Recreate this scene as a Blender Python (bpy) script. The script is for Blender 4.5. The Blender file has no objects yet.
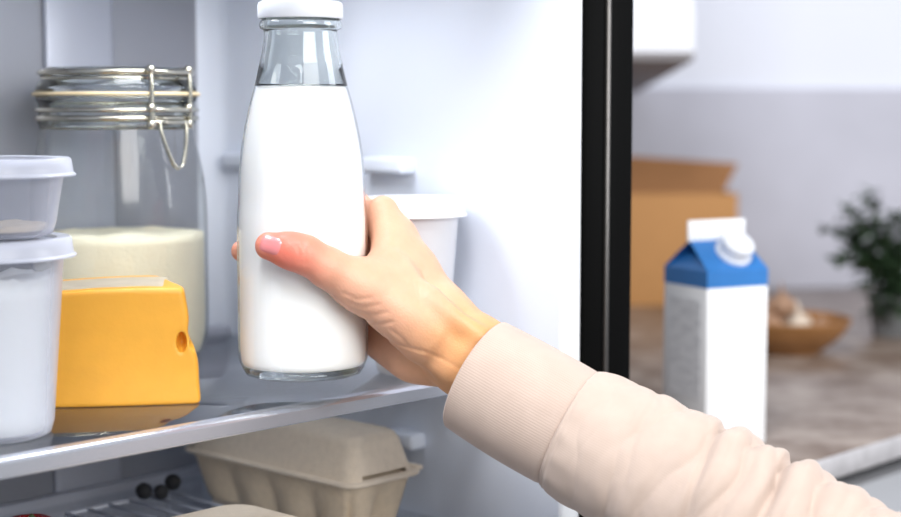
import bpy, bmesh, math, random
import numpy as np
from mathutils import Vector, Matrix, noise

random.seed(7)
SC = bpy.context.scene
COL = SC.collection
PI = math.pi

# ------------------------------------------------------------------ camera
W_PX, H_PX, F_PX = 901.0, 517.0, 1600.0
CAM = Vector((0.0, 0.0, 1.25))
TILT = math.atan(148.5 / F_PX)
cam_d = bpy.data.cameras.new('camera')
cam = bpy.data.objects.new('camera', cam_d)
COL.objects.link(cam)
cam.location = CAM
cam.rotation_euler = (PI / 2 - TILT, 0, 0)
cam_d.sensor_width = 36.0
cam_d.lens = 36.0 * F_PX / W_PX
cam_d.clip_start = 0.02
cam_d.dof.use_dof = True
cam_d.dof.focus_distance = 1.10
cam_d.dof.aperture_fstop = 3.9
SC.camera = cam

# ------------------------------------------------------------------ light
SC.view_settings.view_transform = 'Standard'
SC.view_settings.look = 'None'
SC.view_settings.gamma = 1.0
SC.view_settings.use_curve_mapping = False
SC.view_settings.exposure = 0.06
world = bpy.data.worlds.new('world')
SC.world = world
world.use_nodes = True
bgn = world.node_tree.nodes['Background']
bgn.inputs[0].default_value = (0.88, 0.93, 1.0, 1)
bgn.inputs[1].default_value = 0.30


def area(name, loc, target, sx, sy, power, color):
    l = bpy.data.lights.new(name, 'AREA')
    l.shape = 'RECTANGLE'
    l.size, l.size_y, l.energy, l.color = sx, sy, power, color
    o = bpy.data.objects.new(name, l)
    COL.objects.link(o)
    o.location = loc
    o.rotation_euler = (Vector(target) - Vector(loc)).to_track_quat('-Z', 'Y').to_euler()
    return o


area('window_light', (1.3, -1.0, 2.1), (0.1, 1.3, 1.1), 1.8, 1.3, 56, (1.0, 0.985, 0.96))
area('ceiling_light', (-0.35, 0.15, 2.6), (0.1, 1.15, 1.0), 0.9, 0.6, 42, (0.97, 0.98, 1.0))
area('kitchen_fill_light', (3.1, 1.3, 1.9), (0.7, 2.4, 1.1), 1.3, 1.2, 40, (0.95, 0.97, 1.0))  # added unseen lamp that brightens the kitchen wall and counter


# ------------------------------------------------------------------ pixel helpers
def ray(px, py):
    u = (px - W_PX / 2) / F_PX
    v = (H_PX / 2 - py) / F_PX
    ct, st = math.cos(TILT), math.sin(TILT)
    return Vector((u, ct + v * st, -st + v * ct))


def at(px, py, Y):
    """point at world depth Y behind the camera, seen at that pixel"""
    d = ray(px, py)
    return CAM + d * (Y / d.y)


def onz(px, py, z):
    """point of the horizontal plane z seen at that pixel"""
    d = ray(px, py)
    return CAM + d * ((z - CAM.z) / d.z)


# refrigerator frame: P = right front corner of the upper shelf, x to the right, y inwards
SHELF = CAM.z - 0.206
LOWER = CAM.z - 0.332
COUNTER = CAM.z - 0.33
p_l = onz(0, 462, SHELF)
p_r = onz(500, 372, SHELF)
P = Vector((p_r.x, p_r.y, 0))
ANG = math.atan2(p_r.y - p_l.y, p_r.x - p_l.x)
EX = Vector((math.cos(ANG), math.sin(ANG), 0))
EY = Vector((-math.sin(ANG), math.cos(ANG), 0))


def L(x, y, z=0.0):
    return P + EX * x + EY * y + Vector((0, 0, z))


def toL(p):
    d = Vector((p.x - P.x, p.y - P.y, 0))
    return d.dot(EX), d.dot(EY)


# ------------------------------------------------------------------ materials
def lin(c):
    return tuple((x / 12.92 if x <= 0.04045 else ((x + 0.055) / 1.055) ** 2.4) for x in c)


def rgb(r, g, b):
    return lin((r / 255, g / 255, b / 255)) + (1,)


def mat(name, col, rough=0.5, metal=0.0, var=0.0, vscale=20.0, bump=0.0, bscale=200.0, spec=0.5, sss=0.0,
        sss_col=None, coat=0.0, emit=None, dark=None, stretch=None):
    m = bpy.data.materials.new(name)
    m.use_nodes = True
    nt = m.node_tree
    b = nt.nodes['Principled BSDF']
    b.inputs['Base Color'].default_value = col
    b.inputs['Roughness'].default_value = rough
    b.inputs['Metallic'].default_value = metal
    b.inputs['Specular IOR Level'].default_value = spec
    b.inputs['Coat Weight'].default_value = coat
    if sss:
        b.inputs['Subsurface Weight'].default_value = sss
        b.inputs['Subsurface Scale'].default_value = 0.006
        b.inputs['Subsurface Radius'].default_value = sss_col or (1.0, 0.35, 0.2)
    if emit:
        b.inputs['Emission Color'].default_value = emit[0]
        b.inputs['Emission Strength'].default_value = emit[1]
    tc = nt.nodes.new('ShaderNodeTexCoord')
    vec = tc.outputs['Object']
    if stretch:
        mp = nt.nodes.new('ShaderNodeMapping')
        mp.inputs['Scale'].default_value = stretch
        nt.links.new(vec, mp.inputs['Vector'])
        vec = mp.outputs['Vector']
    if var:
        n = nt.nodes.new('ShaderNodeTexNoise')
        n.inputs['Scale'].default_value = vscale
        n.inputs['Detail'].default_value = 4
        nt.links.new(vec, n.inputs['Vector'])
        r = nt.nodes.new('ShaderNodeValToRGB')
        r.color_ramp.elements[0].position = 0.3
        r.color_ramp.elements[1].position = 0.7
        lo = dark or tuple(c * (1 - var) for c in col[:3]) + (1,)
        r.color_ramp.elements[0].color = lo
        r.color_ramp.elements[1].color = col
        nt.links.new(n.outputs['Fac'], r.inputs['Fac'])
        nt.links.new(r.outputs['Color'], b.inputs['Base Color'])
    if bump:
        n2 = nt.nodes.new('ShaderNodeTexNoise')
        n2.inputs['Scale'].default_value = bscale
        n2.inputs['Detail'].default_value = 3
        nt.links.new(vec, n2.inputs['Vector'])
        bp = nt.nodes.new('ShaderNodeBump')
        bp.inputs['Strength'].default_value = bump
        bp.inputs['Distance'].default_value = 0.001
        nt.links.new(n2.outputs['Fac'], bp.inputs['Height'])
        nt.links.new(bp.outputs['Normal'], b.inputs['Normal'])
    return m


def thin_glass(name, tint, edge, ior=1.5, rough=0.0, edge_pow=3.0):
    """thin walled clear glass: clear in the middle, tinted where the wall is seen edge-on, Fresnel reflection"""
    m = bpy.data.materials.new(name)
    m.use_nodes = True
    nt = m.node_tree
    nt.nodes.remove(nt.nodes['Principled BSDF'])
    out = nt.nodes['Material Output']
    tr = nt.nodes.new('ShaderNodeBsdfTransparent')
    gl = nt.nodes.new('ShaderNodeBsdfGlossy')
    gl.inputs['Roughness'].default_value = rough
    gl.inputs['Color'].default_value = (1, 1, 1, 1)
    f0 = ((ior - 1) / (ior + 1)) ** 2
    sch = nt.nodes.new('ShaderNodeMath')
    sch.operation = 'POWER'
    sch.inputs[1].default_value = 5.0
    fr = nt.nodes.new('ShaderNodeMath')          # Schlick reflectance, the same from both sides of the wall
    fr.operation = 'MULTIPLY_ADD'
    fr.inputs[1].default_value = 1 - f0
    fr.inputs[2].default_value = f0
    nt.links.new(sch.outputs[0], fr.inputs[0])
    lw = nt.nodes.new('ShaderNodeLayerWeight')
    mx = nt.nodes.new('ShaderNodeMix')
    mx.data_type = 'RGBA'
    mx.inputs['A'].default_value = tint
    mx.inputs['B'].default_value = edge
    pw = nt.nodes.new('ShaderNodeMath')
    pw.operation = 'POWER'
    pw.inputs[1].default_value = edge_pow
    lw.inputs['Blend'].default_value = 0.5
    nt.links.new(lw.outputs['Facing'], pw.inputs[0])
    nt.links.new(pw.outputs[0], mx.inputs['Factor'])
    nt.links.new(mx.outputs['Result'], tr.inputs['Color'])
    ms = nt.nodes.new('ShaderNodeMixShader')
    nt.links.new(lw.outputs['Facing'], sch.inputs[0])
    nt.links.new(fr.outputs[0], ms.inputs['Fac'])
    nt.links.new(tr.outputs['BSDF'], ms.inputs[1])
    nt.links.new(gl.outputs['BSDF'], ms.inputs[2])
    nt.links.new(ms.outputs['Shader'], out.inputs['Surface'])
    return m


def solid_glass(name, col, rough=0.0):
    m = bpy.data.materials.new(name)
    m.use_nodes = True
    nt = m.node_tree
    nt.nodes.remove(nt.nodes['Principled BSDF'])
    g = nt.nodes.new('ShaderNodeBsdfGlass')
    g.inputs['Color'].default_value = col
    g.inputs['IOR'].default_value = 1.48
    g.inputs['Roughness'].default_value = rough
    nt.links.new(g.outputs['BSDF'], nt.nodes['Material Output'].inputs['Surface'])
    return m


def clear_plastic(name, col, trans=0.5, rough=0.25):
    """milky polypropylene: part diffuse, part see-through"""
    m = mat(name, col, rough)
    nt = m.node_tree
    b = nt.nodes['Principled BSDF']
    out = nt.nodes['Material Output']
    tr = nt.nodes.new('ShaderNodeBsdfTransparent')
    tr.inputs['Color'].default_value = (0.95, 0.96, 0.98, 1)
    lw = nt.nodes.new('ShaderNodeLayerWeight')
    lw.inputs['Blend'].default_value = 0.3
    mp = nt.nodes.new('ShaderNodeMapRange')
    mp.inputs['To Min'].default_value = 1 - trans
    mp.inputs['To Max'].default_value = 1.0
    pw = nt.nodes.new('ShaderNodeMath')
    pw.operation = 'POWER'
    pw.inputs[1].default_value = 2.2
    lw.inputs['Blend'].default_value = 0.5
    nt.links.new(lw.outputs['Facing'], pw.inputs[0])
    nt.links.new(pw.outputs[0], mp.inputs['Value'])
    ms = nt.nodes.new('ShaderNodeMixShader')
    nt.links.new(mp.outputs['Result'], ms.inputs['Fac'])
    nt.links.new(tr.outputs['BSDF'], ms.inputs[1])
    nt.links.new(b.outputs['BSDF'], ms.inputs[2])
    nt.links.new(ms.outputs['Shader'], out.inputs['Surface'])
    return m


M = {}
M['liner'] = mat('liner_plastic', rgb(220, 226, 238), 0.34)
M['back'] = mat('back_panel_grey', rgb(150, 152, 160), 0.4, 0.3)
M['pale_grey'] = mat('pale_panel_grey', rgb(172, 175, 186), 0.4, 0.2)  # paler than the back for its painted reflection band; also rear trims and rack
M['rim'] = mat('rim_white', rgb(240, 243, 248), 0.35)
M['black'] = mat('gasket_black', rgb(6, 6, 6), 0.5, spec=0.03)
M['body_dark'] = mat('cabinet_dark', rgb(22, 22, 24), 0.3, 0.2)
M['strip'] = mat('frame_highlight_grey', rgb(95, 92, 90), 0.28, 0.9)
M['shelf_glass'] = thin_glass('shelf_glass', (0.76, 0.78, 0.80, 1), (0.58, 0.60, 0.63, 1), 2.6, 0.02)
M['alu'] = mat('brushed_aluminium', rgb(205, 208, 218), 0.25, 0.75, bump=0.04, bscale=300)
M['bottle_glass'] = thin_glass('bottle_glass', (0.99, 0.995, 0.995, 1), (0.50, 0.53, 0.55, 1), 1.45, 0.0, 5.0)
M['jar_glass'] = thin_glass('jar_glass', (0.97, 0.98, 0.975, 1), (0.48, 0.50, 0.49, 1), 1.52, 0.12, 3.2)
M['solid_glass'] = solid_glass('solid_glass', (0.97, 0.985, 0.98, 1))
M['milk'] = mat('milk', rgb(252, 252, 250), 0.3, sss=0.35, sss_col=(1, 0.9, 0.8))
M['cap'] = mat('cap_white', rgb(236, 239, 246), 0.4)
M['flour'] = mat('flour', rgb(255, 247, 220), 0.9, var=0.05, vscale=45, bump=0.4, bscale=300)
M['wire'] = mat('clasp_steel', rgb(196, 192, 178), 0.16, 1.0)
M['rubber'] = mat('seal_rubber', rgb(226, 206, 166), 0.55)
M['tub'] = clear_plastic('tub_plastic', rgb(208, 211, 224), 0.88)
M['tub_lid'] = clear_plastic('tub_lid_plastic', rgb(215, 218, 230), 0.62)
M['tub_white'] = clear_plastic('tub_white_plastic', rgb(240, 243, 250), 0.12)
M['lid_white'] = mat('lid_white', rgb(250, 251, 253), 0.35)
M['cream'] = mat('cream_white', rgb(250, 250, 246), 0.5, sss=0.2, sss_col=(1, 0.9, 0.8), bump=0.3, bscale=120)
M['crumb'] = mat('beige_layer', rgb(206, 190, 168), 0.8, var=0.2, vscale=90)
M['cheese'] = mat('cheese_orange', rgb(232, 168, 56), 0.42, var=0.06, vscale=60, bump=0.10, bscale=320, sss=0.12,
                  sss_col=(1, 0.6, 0.2))
M['rind'] = mat('cheese_rind', rgb(190, 178, 158), 0.5, var=0.2, vscale=40)
M['pulp'] = mat('pulp_card', rgb(212, 194, 170), 0.9, var=0.10, vscale=160, bump=0.5, bscale=500)
M['pulp_lid'] = mat('pulp_card_lid', rgb(228, 213, 194), 0.9, var=0.08, vscale=160, bump=0.5, bscale=500)
M['slot'] = mat('slot_dark', rgb(40, 34, 28), 0.9)
M['tomato'] = mat('tomato_red', rgb(150, 22, 20), 0.25)
M['dark_fruit'] = mat('dark_fruit', rgb(24, 24, 28), 0.7)
M['carton_white'] = mat('carton_white', rgb(246, 247, 250), 0.4)
M['carton_blue'] = mat('carton_blue', rgb(50, 124, 198), 0.4, var=0.1, vscale=40)
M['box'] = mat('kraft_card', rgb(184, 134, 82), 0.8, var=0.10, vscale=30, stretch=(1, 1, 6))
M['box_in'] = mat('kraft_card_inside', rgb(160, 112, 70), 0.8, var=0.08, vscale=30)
M['wood'] = mat('bowl_wood', rgb(160, 112, 66), 0.5, var=0.35, vscale=30, stretch=(1, 1, 5))
M['bulb'] = mat('pale_bulb', rgb(226, 210, 192), 0.6, var=0.2, vscale=70)
M['bulb_brown'] = mat('brown_bulb', rgb(166, 130, 104), 0.6, var=0.25, vscale=70)
M['leaf'] = mat('herb_leaf', rgb(64, 88, 60), 0.5, var=0.45, vscale=40)
M['stem'] = mat('herb_stem', rgb(72, 88, 52), 0.6)
M['pot'] = mat('pot_grey', rgb(118, 120, 122), 0.6, var=0.12, vscale=30)
M['soil'] = mat('soil', rgb(48, 38, 30), 0.95, bump=0.6, bscale=120)
M['counter'] = mat('counter_stone', rgb(160, 146, 136), 0.32, var=0.35, vscale=22, dark=rgb(104, 84, 70), bump=0.03, bscale=90)
M['counter_edge'] = mat('counter_edge', rgb(190, 188, 192), 0.4, var=0.25, vscale=50)
M['cab'] = mat('cabinet_front', rgb(176, 178, 184), 0.5)
M['cab_shade'] = mat('cabinet_shade_gap', rgb(28, 28, 30), 0.6)
M['wall'] = mat('wall_paint', rgb(228, 231, 242), 0.9, var=0.03, vscale=3)
M['splash'] = mat('concrete_backsplash', rgb(192, 192, 204), 0.7, var=0.14, vscale=5, bump=0.1, bscale=30)
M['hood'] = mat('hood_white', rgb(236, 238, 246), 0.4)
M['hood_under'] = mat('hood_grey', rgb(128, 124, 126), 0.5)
M['floor'] = mat('floor_stone', rgb(150, 146, 142), 0.6, var=0.15, vscale=6)
M['nail'] = mat('nail', rgb(228, 138, 138), 0.22, sss=0.2, coat=0.4)
M['lamp'] = mat('lamp_lens', rgb(255, 255, 255), 0.3, emit=((0.93, 0.96, 1.0, 1), 6.0))


def cloth(name, col, dark, wave_scale, along, strength, rough=0.95):
    m = mat(name, col, rough, var=0.1, vscale=60, dark=dark, spec=0.15)
    nt = m.node_tree
    b = nt.nodes['Principled BSDF']
    b.inputs['Sheen Weight'].default_value = 0.25
    uv = nt.nodes.new('ShaderNodeUVMap')
    wv = nt.nodes.new('ShaderNodeTexWave')
    wv.bands_direction = along
    wv.inputs['Scale'].default_value = wave_scale
    wv.inputs['Distortion'].default_value = 0.4
    nt.links.new(uv.outputs['UV'], wv.inputs['Vector'])
    bp = nt.nodes.new('ShaderNodeBump')
    bp.inputs['Strength'].default_value = strength
    bp.inputs['Distance'].default_value = 0.0006
    nt.links.new(wv.outputs['Fac'], bp.inputs['Height'])
    nt.links.new(bp.outputs['Normal'], b.inputs['Normal'])
    return m


M['cuff'] = cloth('cuff_rib_knit', rgb(192, 172, 160), rgb(186, 166, 154), 46.0, 'Y', 0.22)
M['sleeve'] = cloth('sleeve_jersey', rgb(194, 175, 163), rgb(188, 169, 157), 60.0, 'Y', 0.12)


def skin_mat():
    m = mat('skin', (0.6, 0.4, 0.3, 1), 0.45, sss=0.12, sss_col=(1.0, 0.35, 0.18), spec=0.4)
    nt = m.node_tree
    b = nt.nodes['Principled BSDF']
    at_ = nt.nodes.new('ShaderNodeAttribute')
    at_.attribute_name = 'skin_tone_and_shade'
    tc = nt.nodes.new('ShaderNodeTexCoord')
    n = nt.nodes.new('ShaderNodeTexNoise')
    n.inputs['Scale'].default_value = 90
    n.inputs['Detail'].default_value = 5
    nt.links.new(tc.outputs['Object'], n.inputs['Vector'])
    mr = nt.nodes.new('ShaderNodeMapRange')
    mr.inputs['To Min'].default_value = 0.88
    mr.inputs['To Max'].default_value = 1.12
    nt.links.new(n.outputs['Fac'], mr.inputs['Value'])
    mx = nt.nodes.new('ShaderNodeMix')
    mx.data_type = 'RGBA'
    mx.blend_type = 'MULTIPLY'
    mx.inputs['Factor'].default_value = 1.0
    nt.links.new(at_.outputs['Color'], mx.inputs['A'])
    nt.links.new(mr.outputs['Result'], mx.inputs['B'])
    nt.links.new(mx.outputs['Result'], b.inputs['Base Color'])
    n2 = nt.nodes.new('ShaderNodeTexVoronoi')
    n2.inputs['Scale'].default_value = 700
    nt.links.new(tc.outputs['Object'], n2.inputs['Vector'])
    bp = nt.nodes.new('ShaderNodeBump')
    bp.inputs['Strength'].default_value = 0.18
    bp.inputs['Distance'].default_value = 0.0006
    nt.links.new(n2.outputs['Distance'], bp.inputs['Height'])
    nt.links.new(bp.outputs['Normal'], b.inputs['Normal'])
    return m


M['skin'] = skin_mat()


# ------------------------------------------------------------------ mesh helpers
def empty(name, loc, label, cat, rz=0.0, group=None):
    o = bpy.data.objects.new(name, None)
    o.empty_display_size = 0.02
    COL.objects.link(o)
    o.location = loc
    o.rotation_euler = (0, 0, rz)
    o['label'] = label
    o['category'] = cat
    if group:
        o['group'] = group
    return o


def tag(o, label, cat, group=None, kind=None):
    o['label'] = label
    o['category'] = cat
    if group:
        o['group'] = group
    if kind:
        o['kind'] = kind
    return o


def link(name, me, m, parent=None, smooth=True, label=None):
    o = bpy.data.objects.new(name, me)
    COL.objects.link(o)
    for x in (m if isinstance(m, (list, tuple)) else [m]):
        me.materials.append(x)
    if smooth:
        me.polygons.foreach_set('use_smooth', [True] * len(me.polygons))
    if parent:
        o.parent = parent
    if label:
        o['label'] = label
    return o


def from_vf(name, v, f, m, parent=None, smooth=True, label=None, sharp=None):
    me = bpy.data.meshes.new(name)
    me.from_pydata([tuple(x) for x in v], [], f)
    me.update()
    bm = bmesh.new()
    bm.from_mesh(me)
    bmesh.ops.recalc_face_normals(bm, faces=bm.faces)
    bm.to_mesh(me)
    bm.free()
    o = link(name, me, m, parent, smooth, label)
    if sharp:
        me.set_sharp_from_angle(angle=math.radians(sharp))
    return o


def lathe(prof, n=64, cap=True):
    v, f = [], []
    rings = []
    for r, z in prof:
        if r < 1e-6:
            rings.append([len(v)])
            v.append((0, 0, z))
        else:
            rings.append(list(range(len(v), len(v) + n)))
            v += [(r * math.cos(2 * PI * i / n), r * math.sin(2 * PI * i / n), z) for i in range(n)]
    for a, b in zip(rings[:-1], rings[1:]):
        for i in range(n):
            j = (i + 1) % n
            if len(a) == 1 and len(b) == 1:
                continue
            if len(a) == 1:
                f.append((a[0], b[j], b[i]))
            elif len(b) == 1:
                f.append((a[i], a[j], b[0]))
            else:
                f.append((a[i], a[j], b[j], b[i]))
    return v, f


def smooth_profile(pts, sub=6):
    """Catmull-Rom through (r, z) points"""
    out = []
    n = len(pts)
    for i in range(n - 1):
        p0, p1, p2, p3 = pts[max(i - 1, 0)], pts[i], pts[i + 1], pts[min(i + 2, n - 1)]
        for k in range(sub):
            t = k / sub
            q = []
            for c in range(len(p1)):
                q.append(0.5 * ((2 * p1[c]) + (-p0[c] + p2[c]) * t + (2 * p0[c] - 5 * p1[c] + 4 * p2[c] - p3[c]) * t * t
                                + (-p0[c] + 3 * p1[c] - 3 * p2[c] + p3[c]) * t ** 3))
            out.append(tuple(q))
    out.append(tuple(pts[-1]))
    return out


def tube(path, r, n=10, closed=False):
    path = [Vector(p) for p in path]
    rs = r if isinstance(r, (list, tuple)) else [r] * len(path)
    v, f = [], []
    m = len(path)
    nrm = None
    for i, p in enumerate(path):
        if closed:
            t = (path[(i + 1) % m] - path[i - 1]).normalized()
        else:
            t = (path[min(i + 1, m - 1)] - path[max(i - 1, 0)]).normalized()
        if nrm is None:
            nrm = t.orthogonal().normalized()
        nrm = (nrm - t * nrm.dot(t)).normalized()
        b = t.cross(nrm)
        for k in range(n):
            a = 2 * PI * k / n
            v.append(p + (nrm * math.cos(a) + b * math.sin(a)) * rs[i])
    for i in range(m if closed else m - 1):
        for k in range(n):
            a, b2 = i * n, ((i + 1) % m) * n
            f.append((a + k, a + (k + 1) % n, b2 + (k + 1) % n, b2 + k))
    if not closed:
        f.append(tuple(range(n - 1, -1, -1)))
        f.append(tuple(range((m - 1) * n, m * n)))
    return v, f


def box_bm(bm, lo, hi):
    vs = [bm.verts.new((x, y, z)) for x in (lo[0], hi[0]) for y in (lo[1], hi[1]) for z in (lo[2], hi[2])]
    for q in ((0, 1, 3, 2), (4, 6, 7, 5), (0, 4, 5, 1), (2, 3, 7, 6), (0, 2, 6, 4), (1, 5, 7, 3)):
        bm.faces.new([vs[i] for i in q])
    return vs


def box(name, lo, hi, m, parent=None, bevel=0.0, seg=2, label=None):
    bm = bmesh.new()
    box_bm(bm, lo, hi)
    bmesh.ops.recalc_face_normals(bm, faces=bm.faces)
    if bevel:
        bmesh.ops.bevel(bm, geom=bm.edges[:], offset=bevel, segments=seg, affect='EDGES', profile=0.5)
    me = bpy.data.meshes.new(name)
    bm.to_mesh(me)
    bm.free()
    o = link(name, me, m, parent, True, label)
    me.set_sharp_from_angle(angle=math.radians(50))
    return o


def prism(name, poly, z0, z1, m, parent=None, bevel=0.0, label=None):
    n = len(poly)
    bm = bmesh.new()
    a = [bm.verts.new((p[0], p[1], z0)) for p in poly]
    b = [bm.verts.new((p[0], p[1], z1)) for p in poly]
    bm.faces.new(a)
    bm.faces.new(b)
    for i in range(n):
        bm.faces.new((a[i], a[(i + 1) % n], b[(i + 1) % n], b[i]))
    bmesh.ops.recalc_face_normals(bm, faces=bm.faces)
    if bevel:
        bmesh.ops.bevel(bm, geom=bm.edges[:], offset=bevel, segments=2, affect='EDGES', profile=0.5)
    me = bpy.data.meshes.new(name)
    bm.to_mesh(me)
    bm.free()
    o = link(name, me, m, parent, True, label)
    me.set_sharp_from_angle(angle=math.radians(50))
    return o


def rrect(w, l, r, n=6):
    """rounded rectangle outline, centred, w along x and l along y"""
    pts = []
    for cx, cy, a0 in ((w / 2 - r, l / 2 - r, 0), (-w / 2 + r, l / 2 - r, 90), (-w / 2 + r, -l / 2 + r, 180), (w / 2 - r, -l / 2 + r, 270)):
        for k in range(n + 1):
            a = math.radians(a0 + 90 * k / n)
            pts.append((cx + r * math.cos(a), cy + r * math.sin(a)))
    return pts


def loft(rings, cap0=True, cap1=True):
    v, f = [], []
    n = len(rings[0])
    for r in rings:
        v += r
    for i in range(len(rings) - 1):
        for k in range(n):
            f.append((i * n + k, i * n + (k + 1) % n, (i + 1) * n + (k + 1) % n, (i + 1) * n + k))
    if cap0:
        f.append(tuple(range(n - 1, -1, -1)))
    if cap1:
        f.append(tuple(range((len(rings) - 1) * n, len(rings) * n)))
    return v, f


# distance-field modelling for soft shapes
class Field:
    def __init__(self, lo, hi, h):
        self.lo, self.h = np.array(lo, dtype=np.float32), h
        self.n = [int(math.ceil((b - a) / h)) + 1 for a, b in zip(lo, hi)]

    def new(self):
        return np.full(self.n, 0.05, dtype=np.float32)

    def sl(self, lo, hi):
        s = []
        for a in range(3):
            i0 = max(0, int((lo[a] - self.lo[a]) / self.h) - 1)
            i1 = min(self.n[a], int((hi[a] - self.lo[a]) / self.h) + 2)
            s.append(slice(i0, max(i1, i0)))
        return tuple(s)

    def grid(self, s):
        return np.meshgrid(*[(np.arange(q.start, q.stop) * self.h + self.lo[a]).astype(np.float32) for a, q in enumerate(s)],
                           indexing='ij', sparse=True)

    def cone(self, f, a, b, ra, rb, k):
        """smooth-union a tapered capsule into f"""
        r = max(ra, rb) + 0.022
        s = self.sl([min(a[i], b[i]) - r for i in range(3)], [max(a[i], b[i]) + r for i in range(3)])
        X, Y, Z = self.grid(s)
        d = [b[i] - a[i] for i in range(3)]
        dd = sum(c * c for c in d) + 1e-12
        t = np.clip(((X - a[0]) * d[0] + (Y - a[1]) * d[1] + (Z - a[2]) * d[2]) / dd, 0, 1)
        q = np.sqrt((X - a[0] - t * d[0]) ** 2 + (Y - a[1] - t * d[1]) ** 2 + (Z - a[2] - t * d[2]) ** 2) - (ra + (rb - ra) * t)
        f[s] = smin(f[s], q, k)


def smin(a, b, k):
    if k <= 0:
        return np.minimum(a, b)
    h = np.maximum(k - np.abs(a - b), 0) / k
    return np.minimum(a, b) - h * h * k * 0.25


def surface_nets(f, lo, h):
    f = f.astype(np.float32)
    s = f < 0
    nx, ny, nz = f.shape
    c = np.zeros((nx - 1, ny - 1, nz - 1), dtype=np.int8)
    for i in (0, 1):
        for j in (0, 1):
            for k in (0, 1):
                c += s[i:nx - 1 + i, j:ny - 1 + j, k:nz - 1 + k]
    I, J, K = np.nonzero((c > 0) & (c < 8))
    idx = np.full(c.shape, -1, dtype=np.int64)
    idx[I, J, K] = np.arange(len(I))
    acc = np.zeros((len(I), 3))
    cnt = np.zeros(len(I))
    for ax in range(3):
        o1, o2 = [q for q in range(3) if q != ax]
        for u in (0, 1):
            for w in (0, 1):
                a = [0, 0, 0]
                a[o1], a[o2] = u, w
                b = list(a)
                b[ax] = 1
                fa = f[I + a[0], J + a[1], K + a[2]]
                fb = f[I + b[0], J + b[1], K + b[2]]
                mk = (fa < 0) != (fb < 0)
                t = np.where(mk, fa / np.where(mk, fa - fb, 1), 0)
                p = np.tile(np.array(a, dtype=float), (len(I), 1))
                p[:, ax] = t
                acc[mk] += p[mk]
                cnt[mk] += 1
    V = (acc / cnt[:, None] + np.stack([I, J, K], 1)) * h + np.array(lo)
    faces = []
    for ax in range(3):
        o1, o2 = (ax + 1) % 3, (ax + 2) % 3
        sa = [slice(None)] * 3
        sb = [slice(None)] * 3
        sa[ax], sb[ax] = slice(0, -1), slice(1, None)
        A, B = s[tuple(sa)], s[tuple(sb)]
        e = np.stack(np.nonzero(A != B), 1)
        e = e[(e[:, o1] > 0) & (e[:, o2] > 0) & (e[:, o1] < f.shape[o1] - 1) & (e[:, o2] < f.shape[o2] - 1)]
        ins = A[e[:, 0], e[:, 1], e[:, 2]]
        q = []
        for u, w in ((1, 1), (0, 1), (0, 0), (1, 0)):
            c2 = e.copy()
            c2[:, o1] -= u
            c2[:, o2] -= w
            q.append(idx[c2[:, 0], c2[:, 1], c2[:, 2]])
        q = np.stack(q, 1)
        q[~ins] = q[~ins][:, ::-1]
        faces.append(q)
    return V, np.concatenate(faces)


def mesh_np(name, V, Fq):
    me = bpy.data.meshes.new(name)
    me.vertices.add(len(V))
    me.vertices.foreach_set('co', V.astype(np.float32).ravel())
    me.loops.add(Fq.size)
    me.loops.foreach_set('vertex_index', Fq.astype(np.int32).ravel())
    me.polygons.add(len(Fq))
    me.polygons.foreach_set('loop_start', (np.arange(len(Fq)) * 4).astype(np.int32))
    me.update(calc_edges=True)
    me.validate()
    return me


# ================================================================== THE SETTING
def wall_pt(X):
    return Vector((X, 2.88 + (X - 0.2) * 0.176, 0))


WA = math.atan(0.176)
wn = Vector((math.sin(WA), -math.cos(WA), 0))
fl = box('floor', (-2.2, -1.0, -0.05), (3.2, 4.0, 0.0), M['floor'])
tag(fl, 'grey stone kitchen floor below refrigerator and counter', 'floor', kind='structure')
a, b = wall_pt(-1.6), wall_pt(2.6)
wl = prism('wall_back', [a, b, b - wn * 0.1, a - wn * 0.1], 0, 2.7, M['wall'])
tag(wl, 'white painted kitchen wall behind the counter', 'wall', kind='structure')
SPL = at(800, 88, 2.9).z
sp = prism('trim_1', [a + wn * 0.012, b + wn * 0.012, b + wn * 0.001, a + wn * 0.001], COUNTER, SPL, M['splash'], bevel=0.002)
tag(sp, 'grey concrete splashback panel on lower kitchen wall', 'splashback', kind='structure')

# ------------------------------------------------------------------ refrigerator


def wall_y(px, py=200, x=0.0):
    # inward coordinate of the point of the side wall plane (local x) seen at that pixel
    r_, o_ = ray(px, py), CAM - P
    t_ = (x - o_.dot(EX)) / r_.dot(EX)
    return o_.dot(EY) + t_ * r_.dot(EY)


def front_x(px, y, py=200):
    r_, o_ = ray(px, py), CAM - P
    t_ = (y - o_.dot(EY)) / r_.dot(EY)
    return o_.dot(EX) + t_ * r_.dot(EX)


FR_Y = wall_y(560)       # front plane
BK_Y = wall_y(221)       # inner back
LX = -0.62               # inner left
Z0, Z1 = LOWER - 0.62, LOWER + 0.50  # ceiling, out of view, set low so it shades the deep interior
OUT_R = front_x(632.5, FR_Y - 0.006)
RW = front_x(583, FR_Y - 0.004)
fridge = empty('refrigerator', L(0, 0, 0), 'open refrigerator with white interior, glass shelves and black outer frame', 'refrigerator', ANG)


def fbox(name, lo, hi, m, parent=None, bevel=0.0, **k):
    return box(name, lo, hi, m, parent or fridge, bevel, **k)


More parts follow.
